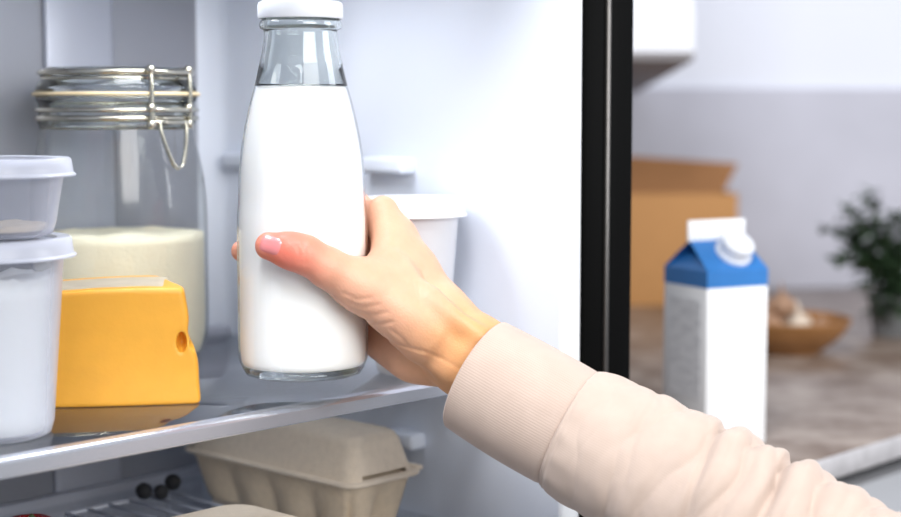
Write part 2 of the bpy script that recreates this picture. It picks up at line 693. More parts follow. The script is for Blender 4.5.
# outer shell: sides, back, top, bottom as one casing
bm = bmesh.new()
for lo, hi in (((OUT_R - 0.012, FR_Y + 0.004, 0.02), (OUT_R, BK_Y + 0.07, Z1 + 0.07)),
               ((LX - OUT_R, FR_Y + 0.004, 0.02), (LX - OUT_R + 0.012, BK_Y + 0.07, Z1 + 0.07)),
               ((LX - OUT_R + 0.012, BK_Y + 0.058, 0.02), (OUT_R - 0.012, BK_Y + 0.07, Z1 + 0.07)),
               ((LX - OUT_R + 0.012, FR_Y + 0.004, Z1 + 0.058), (OUT_R - 0.012, BK_Y + 0.058, Z1 + 0.07)),
               ((LX - OUT_R + 0.012, FR_Y + 0.004, 0.02), (OUT_R - 0.012, BK_Y + 0.058, 0.032))):
    box_bm(bm, lo, hi)
bmesh.ops.recalc_face_normals(bm, faces=bm.faces)
me = bpy.data.meshes.new('outer_casing')
bm.to_mesh(me)
bm.free()
link('outer_casing', me, M['body_dark'], fridge, False)


# inner liner: right wall with a bend added for a slanting shade edge, left wall, ceiling, floor (shell with thickness)
def liner_wall():
    ny, nz = 40, 40
    v, f = [], []
    for j in range(nz + 1):
        z = Z0 + (Z1 - Z0) * j / nz
        # the fold line leans back with falling height, shaping a soft diagonal shade edge into the liner
        yf = 0.10 + (1.36 - z) * 0.35
        for i in range(ny + 1):
            y = FR_Y + (BK_Y - FR_Y) * i / ny
            d = max(0.0, min(1.0, (y - yf) / 0.05))
            x = -0.006 * d * d * (3 - 2 * d)
            c = max(0.0, y - (BK_Y - 0.02)) / 0.02          # rounded rear corner
            x -= 0.02 * (1 - math.sqrt(max(0, 1 - c * c)))
            v.append((x, y, z))
    n = len(v)
    v += [(0.03, p[1], p[2]) for p in v]
    w = ny + 1
    for j in range(nz):
        for i in range(ny):
            q = j * w + i
            f.append((q, q + 1, q + 1 + w, q + w))
            f.append((n + q, n + q + w, n + q + 1 + w, n + q + 1))
    for j in range(nz):
        for i in (0, ny):
            q = j * w + i
            f.append((q, q + w, n + q + w, n + q))
    for i in range(ny):
        for j in (0, nz):
            q = j * w + i
            f.append((q, q + 1, n + q + 1, n + q))
    return v, f


v, f = liner_wall()
liner = from_vf('side_liner', v, f, M['liner'], fridge, sharp=50)
fbox('side_liner', (LX - 0.03, FR_Y, Z0), (LX, BK_Y, Z1), M['liner'])
fbox('ceiling_liner', (LX, FR_Y, Z1), (0, BK_Y, Z1 + 0.03), M['liner'])
fbox('floor_liner', (LX, FR_Y, Z0 - 0.03), (0, BK_Y, Z0), M['liner'])
back = fbox('back_panel', (LX, BK_Y, Z0), (0, BK_Y + 0.02, Z1), M['back'])
# raised lighter band on the back panel, standing in for a light reflection
pxs = []
for px in (44, 112):
    r_ = ray(px, 110)
    o_ = Vector((CAM.x - P.x, CAM.y - P.y, 0))
    t_ = (BK_Y - o_.dot(EY)) / Vector((r_.x, r_.y, 0)).dot(EY)
    pxs.append(o_.dot(EX) + t_ * Vector((r_.x, r_.y, 0)).dot(EX))
box('reflection_band', (pxs[0], BK_Y - 0.005, Z0), (pxs[1], BK_Y, Z1), M['pale_grey'], back, 0.004)

# front rim (white flange) and black gasket seat around the opening


def frame(name, x0, x1, w, y0, y1, z0, z1, m, parent, bevel=0.002):
    """rectangular frame: inner opening x0..x1, z0..z1, bar width w"""
    bm = bmesh.new()
    for lo, hi in (((x1, y0, z0 - w), (x1 + w, y1, z1 + w)), ((x0 - w, y0, z0 - w), (x0, y1, z1 + w)),
                   ((x0, y0, z1), (x1, y1, z1 + w)), ((x0, y0, z0 - w), (x1, y1, z0))):
        vs = box_bm(bm, lo, hi)
    bmesh.ops.recalc_face_normals(bm, faces=bm.faces)
    bmesh.ops.bevel(bm, geom=bm.edges[:], offset=bevel, segments=2, affect='EDGES', profile=0.5)
    me = bpy.data.meshes.new(name)
    bm.to_mesh(me)
    bm.free()
    o = link(name, me, m, parent, True)
    me.set_sharp_from_angle(angle=math.radians(50))
    return o


frame('front_rim', LX - 0.001, 0.001, RW - 0.001, FR_Y - 0.003, FR_Y + 0.02, Z0, Z1, M['rim'], fridge)
gs = frame('black_frame', LX - RW, RW, OUT_R - RW, FR_Y - 0.006, FR_Y + 0.02, Z0 - RW, Z1 + RW, M['black'], fridge)
box('highlight_strip', (front_x(606, FR_Y - 0.008), FR_Y - 0.0085, Z0 - 0.02), (front_x(610, FR_Y - 0.008), FR_Y - 0.004, Z1 + 0.02), M['strip'], gs, 0.001)  # added strip that imitates a highlight line on the black frame


# shelves
def shelf(z, ydeep, front=0.0):
    s = box('glass_shelf', (LX + 0.004, front + 0.004, z - 0.0045), (-0.009, ydeep, z), M['shelf_glass'], fridge, 0.0008, 1)
    # front trim: rounded aluminium-look strip that wraps the glass edge
    prof = [(-0.0035, -0.0098), (-0.0045, -0.0090), (-0.0045, -0.0008), (-0.0030, 0.0012), (-0.001, 0.0020), (0.006, 0.0022), (0.0075, 0.0004),
            (0.0075, -0.0098)]
    v, f = loft([[(x, front + p[0], z + p[1]) for p in prof] for x in (LX + 0.003, -0.008)])
    from_vf('front_trim', v, f, M['alu'], s, sharp=35)
    box('rear_trim', (LX + 0.004, ydeep - 0.008, z - 0.008), (-0.01, ydeep + 0.004, z + 0.008), M['pale_grey'], s, 0.002)
    return s


shelf(SHELF, BK_Y - 0.016)
shelf(LOWER, BK_Y - 0.016)


# moulded ribs on the side wall that carry shelves
def rail(z, y0, y1, h=0.014, d=0.016):
    r = box('shelf_rail', (-d, y0, z - h), (0.004, y1, z), M['liner'], fridge, 0.004, 3)
    return r


ZR = at(415, 157, 1.32).z
for z in (ZR, SHELF - 0.0055, LOWER - 0.0055):
    rail(z, wall_y(415, 165) if z == ZR else 0.012, wall_y(372, 165) if z == ZR else 0.15)
    rail(z, 0.24, BK_Y - 0.02)
rail(LOWER + 0.066, wall_y(425, 435), wall_y(395, 435))
# interior lamp in the ceiling
lamp = fbox('interior_lamp', (-0.40, 0.07, Z1 - 0.012), (-0.10, 0.13, Z1), M['lamp'], bevel=0.003)
ll = bpy.data.lights.new('lamp_glow', 'AREA')
ll.shape = 'RECTANGLE'
ll.size, ll.size_y, ll.energy, ll.color = 0.3, 0.06, 0.85, (0.93, 0.96, 1.0)
lo_ = bpy.data.objects.new('lamp_glow', ll)
COL.objects.link(lo_)
lo_.parent = fridge
lo_.location = (-0.25, 0.10, Z1 - 0.02)
lo_.rotation_euler = (0, math.radians(12), 0)

# ------------------------------------------------------------------ counter, cabinet, hood
f0, f1 = L(OUT_R + 0.012, FR_Y), L(1.75, FR_Y)
wlft, wrgt = wall_pt(-0.28) + wn * 0.013, wall_pt(1.75) + wn * 0.013
poly = [f0, f1, wrgt, wlft, L(OUT_R + 0.012, BK_Y + 0.10)]
top = empty('worktop', L(0.6, 0.25, COUNTER - 0.022), 'brown-grey mottled stone worktop carrying the carton and bowl', 'worktop')
prism('slab', [p - Vector((top.location.x, top.location.y, 0)) for p in poly], 0.0, 0.022, M['counter'], top, 0.002)
es = [L(OUT_R + 0.012, FR_Y - 0.006), L(1.75, FR_Y - 0.006), L(1.75, FR_Y - 0.0003), L(OUT_R + 0.012, FR_Y - 0.0003)]
prism('front_edge', [p - top.location for p in es], 0.0, 0.0222, M['counter_edge'], top, 0.002)
base = empty('base_cabinet', L(0.6, 0.25, 0), 'grey base cabinet under the stone worktop', 'cabinet')
org = base.location


def inset(y):
    return [L(OUT_R + 0.02, y) - org, L(1.70, y) - org, wrgt + wn * 0.02 - org, wlft + wn * 0.02 - org, L(OUT_R + 0.02, BK_Y + 0.11) - org]


prism('shade_gap', inset(FR_Y + 0.035), COUNTER - 0.045, COUNTER - 0.022, M['cab_shade'], base)  # dark band painted in for the shade under the worktop edge
prism('body', inset(FR_Y + 0.035), 0.0, COUNTER - 0.045, M['cab'], base)
for i in range(3):
    x0, x1 = OUT_R + 0.025 + i * 0.55, OUT_R + 0.57 + i * 0.55
    q = [L(x0, FR_Y + 0.012) - org, L(x1, FR_Y + 0.012) - org, L(x1, FR_Y + 0.0345) - org, L(x0, FR_Y + 0.0345) - org]
    prism('door', q, 0.10, COUNTER - 0.045, M['cab'], base, 0.002)

# range hood with slanting underside
hp = {}
fr_r = at(694, 60, 2.42)
dirw = Vector((math.cos(WA), math.sin(WA), 0))
fr_l = fr_r - dirw * 0.6
bk_r = at(638, 92, 2.88)
bk_l = wall_pt(fr_l.x - 0.05) + wn * 0.02
bk_r = Vector((bk_r.x, 2.88 + (bk_r.x - 0.2) * 0.176 - 0.025, bk_r.z))
hood = empty('range_hood', Vector((fr_r.x, fr_r.y, 1.2)), 'white range hood with grey slanting underside on back wall', 'range hood')
ho = hood.location


def poly_solid(name, bottom, top, m, parent, org):
    v = [p - org for p in bottom] + [p - org for p in top]
    n = len(bottom)
    f = [tuple(range(n)), tuple(range(n, 2 * n))] + [(i, (i + 1) % n, n + (i + 1) % n, n + i) for i in range(n)]
    return from_vf(name, v, f, m, parent, smooth=False)


bl = Vector((bk_l.x, bk_l.y, bk_r.z))
bot = [fr_l, fr_r, bk_r, bl]
ZF = at(694, 12, 2.42).z
up = Vector((0, 0, 0.012))
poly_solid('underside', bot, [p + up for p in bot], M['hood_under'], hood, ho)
fas = [p + up for p in bot]
topf = [Vector((p.x, p.y, ZF)) for p in bot]
poly_solid('fascia', fas, topf, M['hood'], hood, ho)
up_b = [Vector((p.x, p.y, ZF)) + (Vector((0, 0.02, 0)) if i < 2 else Vector((0, 0, 0))) for i, p in enumerate(bot)]
poly_solid('upper_body', up_b, [p + Vector((0, 0, 0.5)) for p in up_b], M['hood'], hood, ho)

# ================================================================== THINGS IN THE REFRIGERATOR
# ------------------------------------------------------------------ milk bottle
BY = 1.125
bc = at(303, 300, BY)
BX = bc.x
BZ = at(302, 373.5, BY - 0.0).z
PXM = BY / F_PX * 1.004


def bz(py):
    return at(302, py, BY).z - BZ


BR = 0.0459
bottle = empty('milk_bottle', (BX, BY, BZ), 'tall glass milk bottle full of milk, gripped by the hand', 'bottle')
prof = [(0, 0.004), (0.030, 0.003), (0.0375, 0.0), (0.0408, 0.0012), (0.0440, 0.0075), (BR, 0.017), (BR, 0.06), (BR, 0.105),
        (0.0449, bz(200)), (0.0437, bz(165)), (0.0408, bz(135)), (0.0362, bz(105)), (0.0322, bz(84)), (0.0287, bz(62)), (0.0264, bz(45)),
        (0.0256, bz(34)), (0.0258, bz(31))]
prof = prof[:3] + smooth_profile(prof[3:], 5)
k_m = max(i for i in range(len(prof)) if prof[i][1] < bz(86.5))     # a ring exactly at the milk level
t_m = (bz(86.5) - prof[k_m][1]) / (prof[k_m + 1][1] - prof[k_m][1])
r_m = prof[k_m][0] + t_m * (prof[k_m + 1][0] - prof[k_m][0])
prof[k_m + 1:k_m + 1] = [(r_m, bz(86.5)), (r_m - 0.00015, bz(86.5) + 0.0004)]
prof += [(0.0262, bz(30)), (0.0282, bz(29)), (0.0290, bz(26)), (0.0282, bz(22)), (0.0272, bz(20.5)), (0.0272, bz(7)), (0.0245, bz(6.5))]
BPROF = [(r, z) for r, z in prof]
milk_top = bz(86.5)
low = [q for q in prof if q[1] <= milk_top + 0.0002]
v, f = lathe(low[2:], 96)
from_vf('glass_wall', v, f, M['bottle_glass'], bottle)
upp = [q for q in prof if q[1] > milk_top + 0.0002]
inn = [(r - 0.0001 - 0.0027 * min(1, max(0, (z - milk_top) / 0.014)), z) for r, z in upp]
v, f = lathe(upp + list(reversed(inn)) + [upp[0]], 96)
from_vf('glass_neck', v, f, M['solid_glass'], bottle)
v, f = lathe([(0, 0.0030), (0.030, 0.0025), (0.0372, 0.0003), (0.0404, 0.0016), (0.0425, 0.0052), (0, 0.0052)], 96)
from_vf('glass_base', v, f, M['solid_glass'], bottle)
mp_ = [(0, 0.0055)] + [(0.033, 0.0055)]
for r, z in prof:
    if z > 0.0068 and z < milk_top and r > 0.03:
        mp_.append((r - 0.0016, max(z, 0.0065)))
rt = mp_[-1][0] - 0.0004
mp_ += [(rt, milk_top), (rt - 0.0012, milk_top - 0.0006), (0, milk_top - 0.0006)]
v, f = lathe(mp_, 96)
from_vf('milk', v, f, M['milk'], bottle)
cp = [(0, bz(2)), (0.0272, bz(2)), (0.0290, bz(3)), (0.0297, bz(5.5)), (0.0297, bz(17.5)), (0.0290, bz(19)), (0.0275, bz(19)), (0.0275, bz(5)),
      (0, bz(5))]
v, f = lathe(cp, 96)
from_vf('cap', v, f, M['cap'], bottle, sharp=40)

# ------------------------------------------------------------------ clip-top jar
JY = 1.294
jc = at(122, 362, JY)
jar = empty('clip_top_jar', (jc.x, JY, SHELF), 'large clip-top glass jar of flour behind the orange cheese', 'jar')
PJ = JY / F_PX


def jz(py):
    return at(122, py, JY).z - SHELF


JR = 87.5 * PJ
jp = [(0, 0.006), (JR * 0.6, 0.005), (JR * 0.78, 0.001), (JR * 0.88, 0.004), (JR * 0.965, 0.016), (JR, 0.034), (JR, jz(260)), (JR, jz(215)), (JR * 0.975, jz(185)),
      (JR * 0.93, jz(160)), (JR * 0.88, jz(140)), (JR * 0.865, jz(129))]
jp = jp[:2] + smooth_profile(jp[2:], 5)
neck = [(JR * 0.875, jz(125)), (JR * 0.895, jz(122)), (JR * 0.895, jz(118)), (JR * 0.875, jz(116)), (JR * 0.875, jz(104)), (JR * 0.905, jz(101)), (JR * 0.905, jz(96)),
        (JR * 0.85, jz(94.5))]
v, f = lathe(jp, 72)
from_vf('glass_body', v, f, M['jar_glass'], jar)
nk = [jp[-1]] + neck + [(JR * 0.80, jz(95)), (JR * 0.80, jz(124)), (jp[-1][0] - 0.004, jz(129)), jp[-1]]
v, f = lathe(nk, 72)
from_vf('glass_neck', v, f, M['solid_glass'], jar)
fl_top = jz(233)
fp = [(0, 0.008), (JR * 0.6, 0.008)] + [(r - 0.003, z) for r, z in jp if 0.008 < z < fl_top] + [(JR - 0.003, fl_top)]
v, f = lathe(fp, 72)
n0 = len(v)
# uneven flour surface
rings = 8
for i in range(1, rings + 1):
    rr = (JR - 0.003) * (1 - i / rings)
    if i == rings:
        v.append((0, 0, fl_top + 0.003))
    else:
        for k in range(72):
            a = 2 * PI * k / 72
            v.append((rr * math.cos(a), rr * math.sin(a), fl_top + 0.004 * noise.noise(Vector((rr * math.cos(a) * 40, rr * math.sin(a) * 40, 3)))))
for i in range(rings):
    a0 = n0 - 72 + i * 72
    for k in range(72):
        k2 = (k + 1) % 72
        if i == rings - 1:
            f.append((a0 + k, a0 + k2, len(v) - 1))
        else:
            f.append((a0 + k, a0 + k2, a0 + 72 + k2, a0 + 72 + k))
from_vf('flour', v, f, M['flour'], jar)
gk = [(JR * 0.84, jz(96)), (JR * 0.93, jz(96)), (JR * 0.94, jz(94.5)), (JR * 0.93, jz(92.5)), (JR * 0.84, jz(92.5)), (JR * 0.84, jz(96))]
v, f = lathe(gk, 72)
from_vf('rubber_seal', v, f, M['rubber'], jar, sharp=40)
ld = [(0, jz(71)), (JR * 0.70, jz(71)), (JR * 0.79, jz(68)), (JR * 0.825, jz(70)), (JR * 0.835, jz(76)), (JR * 0.86, jz(81)), (JR * 0.895, jz(86)), (JR * 0.905, jz(91.8)), (JR * 0.84, jz(92)),
      (JR * 0.78, jz(82)), (JR * 0.7, jz(75)), (0, jz(75))]
v, f = lathe(ld, 72)
lid = from_vf('glass_lid', v, f, M['solid_glass'], jar)


def ring(rad, z, r, tilt=0.0, n=72):
    return tube([(rad * math.cos(2 * PI * i / n), rad * math.sin(2 * PI * i / n), z + tilt * math.cos(2 * PI * i / n)) for i in range(n)], r, 8, True)


v, f = ring(JR * 0.85, jz(73), 0.0026)
from_vf('lid_wire', v, f, M['wire'], lid)
v, f = ring(JR * 0.835, jz(79), 0.0016)
from_vf('lid_wire', v, f, M['wire'], lid)
v, f = ring(JR * 0.90, jz(110), 0.0018)
from_vf('neck_wire', v, f, M['wire'], jar)
v, f = ring(JR * 0.89, jz(118), 0.0024)
from_vf('neck_wire', v, f, M['wire'], jar)
# clasp: side loops plus swing lever at the camera-right side
PH = math.radians(-38)


def jp3(rad, dphi, z):
    return Vector((rad * math.cos(PH + dphi), rad * math.sin(PH + dphi), z))


def bend(pts, r, n=8):
    return tube(smooth_profile([tuple(p) for p in pts], 5), r, n)


vs, fs = [], []


def add(vf):
    o = len(vs)
    vs.extend(vf[0])
    fs.extend([tuple(i + o for i in q) for q in vf[1]])


RW_ = JR * 0.945
for sgn in (-1, 1):
    d = 0.30 * sgn
    add(bend([jp3(JR * 0.86, d, jz(71)), jp3(RW_ * 0.97, d, jz(72)), jp3(RW_, d, jz(80)), jp3(RW_, d, jz(100)), jp3(RW_, d, jz(122)), jp3(RW_ * 0.97, d, jz(126))], 0.0021))
    for zz in (71, 108, 124):
        c = jp3(RW_ * 0.985, d, jz(zz))
        lv, lf = lathe([(0, -0.004), (0.003, -0.003), (0.004, 0), (0.003, 0.003), (0, 0.004)], 12)
        add(([Vector(q) + c for q in lv], lf))
for zz in (73, 110, 122):
    add(bend([jp3(RW_ * 0.99, t, jz(zz)) for t in (-0.30, -0.15, 0, 0.15, 0.30)], 0.0022))
cl = from_vf('wire_clasp', vs, fs, M['wire'], jar)
vs, fs = [], []
for sgn in (-1, 1):
    add(bend([jp3(RW_, 0.20 * sgn, jz(121)), jp3(RW_ * 1.02, 0.19 * sgn, jz(132)), jp3(RW_ * 1.05, 0.13 * sgn, jz(150)), jp3(RW_ * 1.07, 0.07 * sgn, jz(163))], 0.0017))
add(bend([jp3(RW_ * 1.07, t, jz(163 + 3 * (1 - (t / 0.07) ** 2))) for t in (-0.07, 0, 0.07)], 0.0017))
from_vf('lever', vs, fs, M['wire'], cl)


# ------------------------------------------------------------------ plastic tubs
def tub(name, loc, label, r_top, r_bot, h, lid_r, lid_h, mbody, mlid, fill=None, fill_m=None, ragged=0.0, group=None):
    t = empty(name, loc, label, 'tub', 0.0, group)
    prof = [(0, 0.002), (r_bot * 0.8, 0.002), (r_bot * 0.86, 0.0), (r_bot * 0.95, 0.002), (r_bot, 0.009), (r_top, h - 0.010), (r_top + 0.0015, h - 0.008), (r_top + 0.0015, h - 0.001)]
    inner = [(r - 0.0012, max(z, 0.0032)) for r, z in reversed(prof[1:])] + [(0, 0.0032)]
    v, f = lathe(prof + inner, 80)
    from_vf('tub_body', v, f, mbody, t, sharp=60)
    lp = [(0, h - 0.003), (r_top - 0.006, h - 0.003), (r_top - 0.004, h + 0.0015), (lid_r - 0.002, h + 0.002), (lid_r - 0.0006, h + 0.0006), (lid_r + 0.0005, h + 0.002 - lid_h),
          (lid_r + 0.0022, h + 0.001 - lid_h), (lid_r + 0.0020, h - lid_h), (lid_r - 0.0012, h + 0.0002 - lid_h), (lid_r - 0.0016, h - 0.0012), (r_top - 0.004, h - 0.0005), (0, h - 0.0045)]
    v, f = lathe(lp, 80)
    from_vf('lid', v, f, mlid, t, sharp=40)
    for k, (z0, z1) in enumerate(fill or []):
        def rad(z):
            return (r_bot + (r_top - r_bot) * max(0, (z - 0.009)) / (h - 0.019) if z > 0.009 else r_bot * 0.93) - 0.0018
        ns = 8
        pr = [(0, z0)] + [(rad(z0 + (z1 - z0) * i / ns), z0 + (z1 - z0) * i / ns) for i in range(ns + 1)]
        v, f = lathe(pr, 80)
        top0 = len(v) - 80
        n0 = len(v)
        for i in range(80):
            x, y, z = v[top0 + i]
            dz = ragged * noise.noise(Vector((x * 130, y * 130, 1.7))) + 0.6 * ragged * noise.noise(Vector((x * 300, y * 300, 5)))
            v[top0 + i] = (x, y, z + dz)
        for s_ in (0.8, 0.5, 0.2):
            for i in range(80):
                x, y, z = v[top0 + i]
                v.append((x * s_, y * s_, z1 + ragged * noise.noise(Vector((x * s_ * 90, y * s_ * 90, 9)))))
        v.append((0, 0, z1))
        for rr in range(3):
            a0 = top0 if rr == 0 else n0 + (rr - 1) * 80
            b0 = n0 + rr * 80
            for i in range(80):
                f.append((a0 + i, a0 + (i + 1) % 80, b0 + (i + 1) % 80, b0 + i))
        for i in range(80):
            f.append((n0 + 160 + i, n0 + 160 + (i + 1) % 80, len(v) - 1))
        from_vf('contents', v, f, fill_m[k], t)
    return t


TY = 1.005
tc_ = at(-8, 430, TY)
PT = TY / F_PX


def tz(py):
    return at(0, py, TY).z - SHELF


TH = tz(240)
tub('plastic_tub', (tc_.x, TY, SHELF), 'lower stacked clear tub filled with white cream, left of the cheese', 75 * PT, 62 * PT, TH, 84 * PT, 0.0105, M['tub'], M['tub_lid'],
    fill=[(0.004, tz(277))], fill_m=[M['cream']], ragged=0.004, group='stacked clear plastic tubs')
h2 = tz(160) - TH - 0.003
tub('plastic_tub', (tc_.x - 0.001, TY + 0.002, SHELF + TH + 0.0025), 'upper stacked translucent tub, almost empty, beside the clip-top jar', 77 * PT, 69 * PT, h2, 86 * PT, 0.0095, M['tub'],
    M['tub_lid'], fill=[(0.004, 0.0075)], fill_m=[M['crumb']], ragged=0.001, group='stacked clear plastic tubs')
UY = 1.25
uc = at(411, 300, UY)
PU = UY / F_PX
HU = at(411, 200, UY).z - SHELF
tub('white_tub', (uc.x, UY, SHELF), 'white lidded tub behind the hand, against the fridge wall', 48 * PU, 36 * PU, HU, 53.5 * PU, 0.012, M['tub_white'], M['lid_white'],
    fill=[(0.004, HU * 0.55)], fill_m=[M['cream']], ragged=0.001)

# ------------------------------------------------------------------ cheese
CY = onz(130, 407, SHELF).y
c_l, c_r = onz(30, 409, SHELF), onz(201, 404.5, SHELF)
cdir = Vector((c_r.x - c_l.x, c_r.y - c_l.y, 0))
CW = cdir.length
cang = math.atan2(cdir.y, cdir.x)
CH = at(120, 293, c_l.y + 0.004).z - SHELF
cheese = empty('cheese_block', (c_l.x, c_l.y, SHELF), 'orange block of hard cheese with a hole near its right edge', 'cheese', cang)
h_ = 0.0011
fd = Field((-0.004, -0.006, -0.004), (CW + 0.006, 0.074, CH + 0.006), h_)
s_all = tuple(slice(0, q) for q in fd.n)
X, Y, Z = fd.grid(s_all)
tz_ = np.clip(Z / CH, 0, 1)
xr = CW - 0.0105 * tz_ ** 1.3 - 0.0025 * np.exp(-((tz_ - 0.62) / 0.1) ** 2) + 0.0012 * np.exp(-((tz_ - 0.36) / 0.13) ** 2)
xr = xr - np.clip(Y - 0.012, 0, 1) * 0.35
zt = CH + 0.0028 * np.sin((X - 0.01) * 24) + 0.0016 * Y / 0.05
planes = [-X - 0 * Y - 0 * Z, X - xr + 0 * Z, -Y - 0.002 * np.sin(X * 30) + 0 * Z + 0.0 * X, Y - 0.068 + 0 * X + 0 * Z, -Z + 0 * X + 0 * Y, Z - zt]
d_ = None
for q in planes:
    d_ = q if d_ is None else -smin(-d_, -q, 0.004)
d_ = np.broadcast_to(d_, fd.n).astype(np.float32).copy()


def carve(cx, cy, cz, rx, ry, rz):
    global d_
    q = (np.sqrt(((X - cx) / rx) ** 2 + ((Y - cy) / ry) ** 2 + ((Z - cz) / rz) ** 2) - 1) * min(rx, ry, rz)
    d_ = -smin(-d_, q, 0.0015)


zc = at(186, 342, c_r.y).z - SHELF
carve(CW - 0.0128, 0.001, zc, 0.0034, 0.011, 0.0072)
carve(CW - 0.0040, 0.004, zc - 0.002, 0.004, 0.004, 0.0045)
rc = random.Random(3)
for _ in range(0):
    carve(rc.uniform(0.02, CW - 0.02), -0.0004, rc.uniform(0.01, CH - 0.012), 0.0008 + rc.random() * 0.0007, 0.001, 0.0009)
V_, F_ = surface_nets(d_, fd.lo, h_)
ch = link('cheese_body', mesh_np('cheese_body', V_, F_), M['cheese'], cheese)
# pale rind patch on top
rv, rf = [], []
nx_, ny_ = 26, 8
for j in range(ny_ + 1):
    for i in range(nx_ + 1):
        x = 0.012 + (CW * 0.80 - 0.012) * i / nx_
        y = 0.004 + 0.055 * j / ny_ + (0.006 if j == 0 else 0) * math.sin(i * 0.7) * 0.3
        z = CH + 0.0028 * math.sin((x - 0.01) * 24) + 0.0016 * y / 0.05
        e = min(i, nx_ - i, j, ny_ - j)
        rv.append((x, y, z + (0.0006 if e > 0 else -0.0008)))
for j in range(ny_):
    for i in range(nx_):
        q = j * (nx_ + 1) + i
        rf.append((q, q + 1, q + nx_ + 2, q + nx_ + 1))
from_vf('rind', rv, rf, M['rind'], cheese, label='pale greyish rind on top')


# ------------------------------------------------------------------ egg cartons on the lower shelf
def egg_carton(name, loc, rz, w, l, hb, hl, label, nlob=4):
    t = empty(name, loc, label, 'egg carton', rz)
    # tray with scalloped cups
    rings = []
    N = 160
    def param(p):
        # lobe phase along whichever side the point lies on
        x, y = p[0], p[1]
        if abs(abs(x) - w / 2) < 0.004:
            return abs(math.sin((y + l / 2) / l * PI * nlob))
        if abs(abs(y) - l / 2) < 0.004:
            return abs(math.sin((x + w / 2) / w * PI * 2))
        return 0.75
    # resample outline evenly
    pts = [Vector((p[0], p[1], 0)) for p in rrect(w, l, 0.012, 8)]
    tot = [0]
    for a, b in zip(pts, pts[1:] + pts[:1]):
        tot.append(tot[-1] + (b - a).length)
    ev = []
    for i in range(N):
        s = tot[-1] * i / N
        k = max(j for j in range(len(pts)) if tot[j] <= s)
        a, b = pts[k], pts[(k + 1) % len(pts)]
        ev.append(a + (b - a) * ((s - tot[k]) / max(1e-9, tot[k + 1] - tot[k])))
    for zf, sc, amp in ((1.0, 1.0, 0.0), (0.93, 0.985, 0.0), (0.8, 0.965, 0.25), (0.55, 0.92, 0.6), (0.3, 0.86, 0.85), (0.1, 0.80, 1.0), (0.0, 0.72, 1.0)):
        rg = []
        for p in ev:
            g = 1 - amp * 0.16 * (1 - param(p)) * 1.3
            dx, dy = p.x * (1 - (1 - sc) * 0.9) * (g if abs(abs(p.x) - w / 2) < 0.006 else 1), p.y * (1 - (1 - sc) * w / l) * ((1 - (1 - g) * 0.6) if abs(abs(p.y) - l / 2) < 0.006 else 1)
            rg.append((dx, dy, hb * zf))
        rings.append(rg)
    v, f = loft(rings, cap0=False, cap1=True)
    from_vf('egg_tray', v, f, M['pulp'], t)
    # rim flange
    def off(d, z):
        return [(p.x * (1 + 2 * d / w), p.y * (1 + 2 * d / l), z) for p in ev]
    v, f = loft([off(0.0, hb - 0.001), off(0.005, hb - 0.001), off(0.0058, hb + 0.0006), off(0.005, hb + 0.0022), off(-0.001, hb + 0.0022)], False, False)
    from_vf('rim', v, f, M['pulp_lid'], t)
    v, f = loft([off(0.0005, hb + 0.0022), off(-0.0035, hb + hl * 0.45), off(-0.0070, hb + hl * 0.80), off(-0.0095, hb + hl * 0.93), off(-0.0135, hb + hl), off(-0.03, hb + hl + 0.0006)], False, True)
    lid = from_vf('lid', v, f, M['pulp_lid'], t)
    # cut a real latch slot through the near short end of the lid
    lid.modifiers.new('thick', 'SOLIDIFY').thickness = 0.002
    lid.modifiers['thick'].offset = -1
    cut = box('cutter', (-w * 0.34, -l / 2 - 0.01, hb + 0.0028), (w * 0.34, -l / 2 + 0.012, hb + 0.0062), M['slot'], t)
    bo = lid.modifiers.new('slot', 'BOOLEAN')
    bo.object = cut
    bo.operation = 'DIFFERENCE'
    bpy.context.view_layer.update()
    dg = bpy.context.evaluated_depsgraph_get()
    nm = bpy.data.meshes.new_from_object(lid.evaluated_get(dg))
    lid.modifiers.clear()
    lid.data = nm
    nm.set_sharp_from_angle(angle=math.radians(60))
    bpy.data.objects.remove(cut)
    # closing tab that sticks out of the rim
    box('latch_tab', (w * 0.5 + 0.002, -l / 2 + 0.004, hb - 0.0005), (w * 0.5 + 0.012, -l / 2 + 0.03, hb + 0.0035), M['pulp_lid'], t, 0.0012)
    # dark liner pocket behind the slot
    box('latch_flap', (-w * 0.36, -l / 2 + 0.006, hb + 0.001), (w * 0.36, -l / 2 + 0.009, hb + 0.012), M['pulp'], t)
    return t


EW, EL = 0.071, 0.205
n_ = onz(352, 489, CAM.z - 0.29)
ex, ey = toL(n_)
HB = 0.332 - 0.29
ec = L(ex + EW / 2 + 0.004, ey + EL / 2 + 0.004, LOWER)
egg_carton('egg_carton', ec, ANG, EW, EL, HB, 0.036, 'beige pulp egg carton with latch slot, farther back on lower shelf')
# low pulp tray in front
k_ = onz(240, 497, CAM.z - 0.29)
kx, ky = toL(k_)
tw, tl = 0.185, 0.105
tr_c = L(kx - tw / 2, ky - tl / 2, LOWER)
tray = empty('pulp_tray', tr_c, 'low beige pulp box in front of the egg carton', 'tray', ANG)


def rr3(w, l, r, z):
    return [(p[0], p[1], z) for p in rrect(w, l, r, 6)]


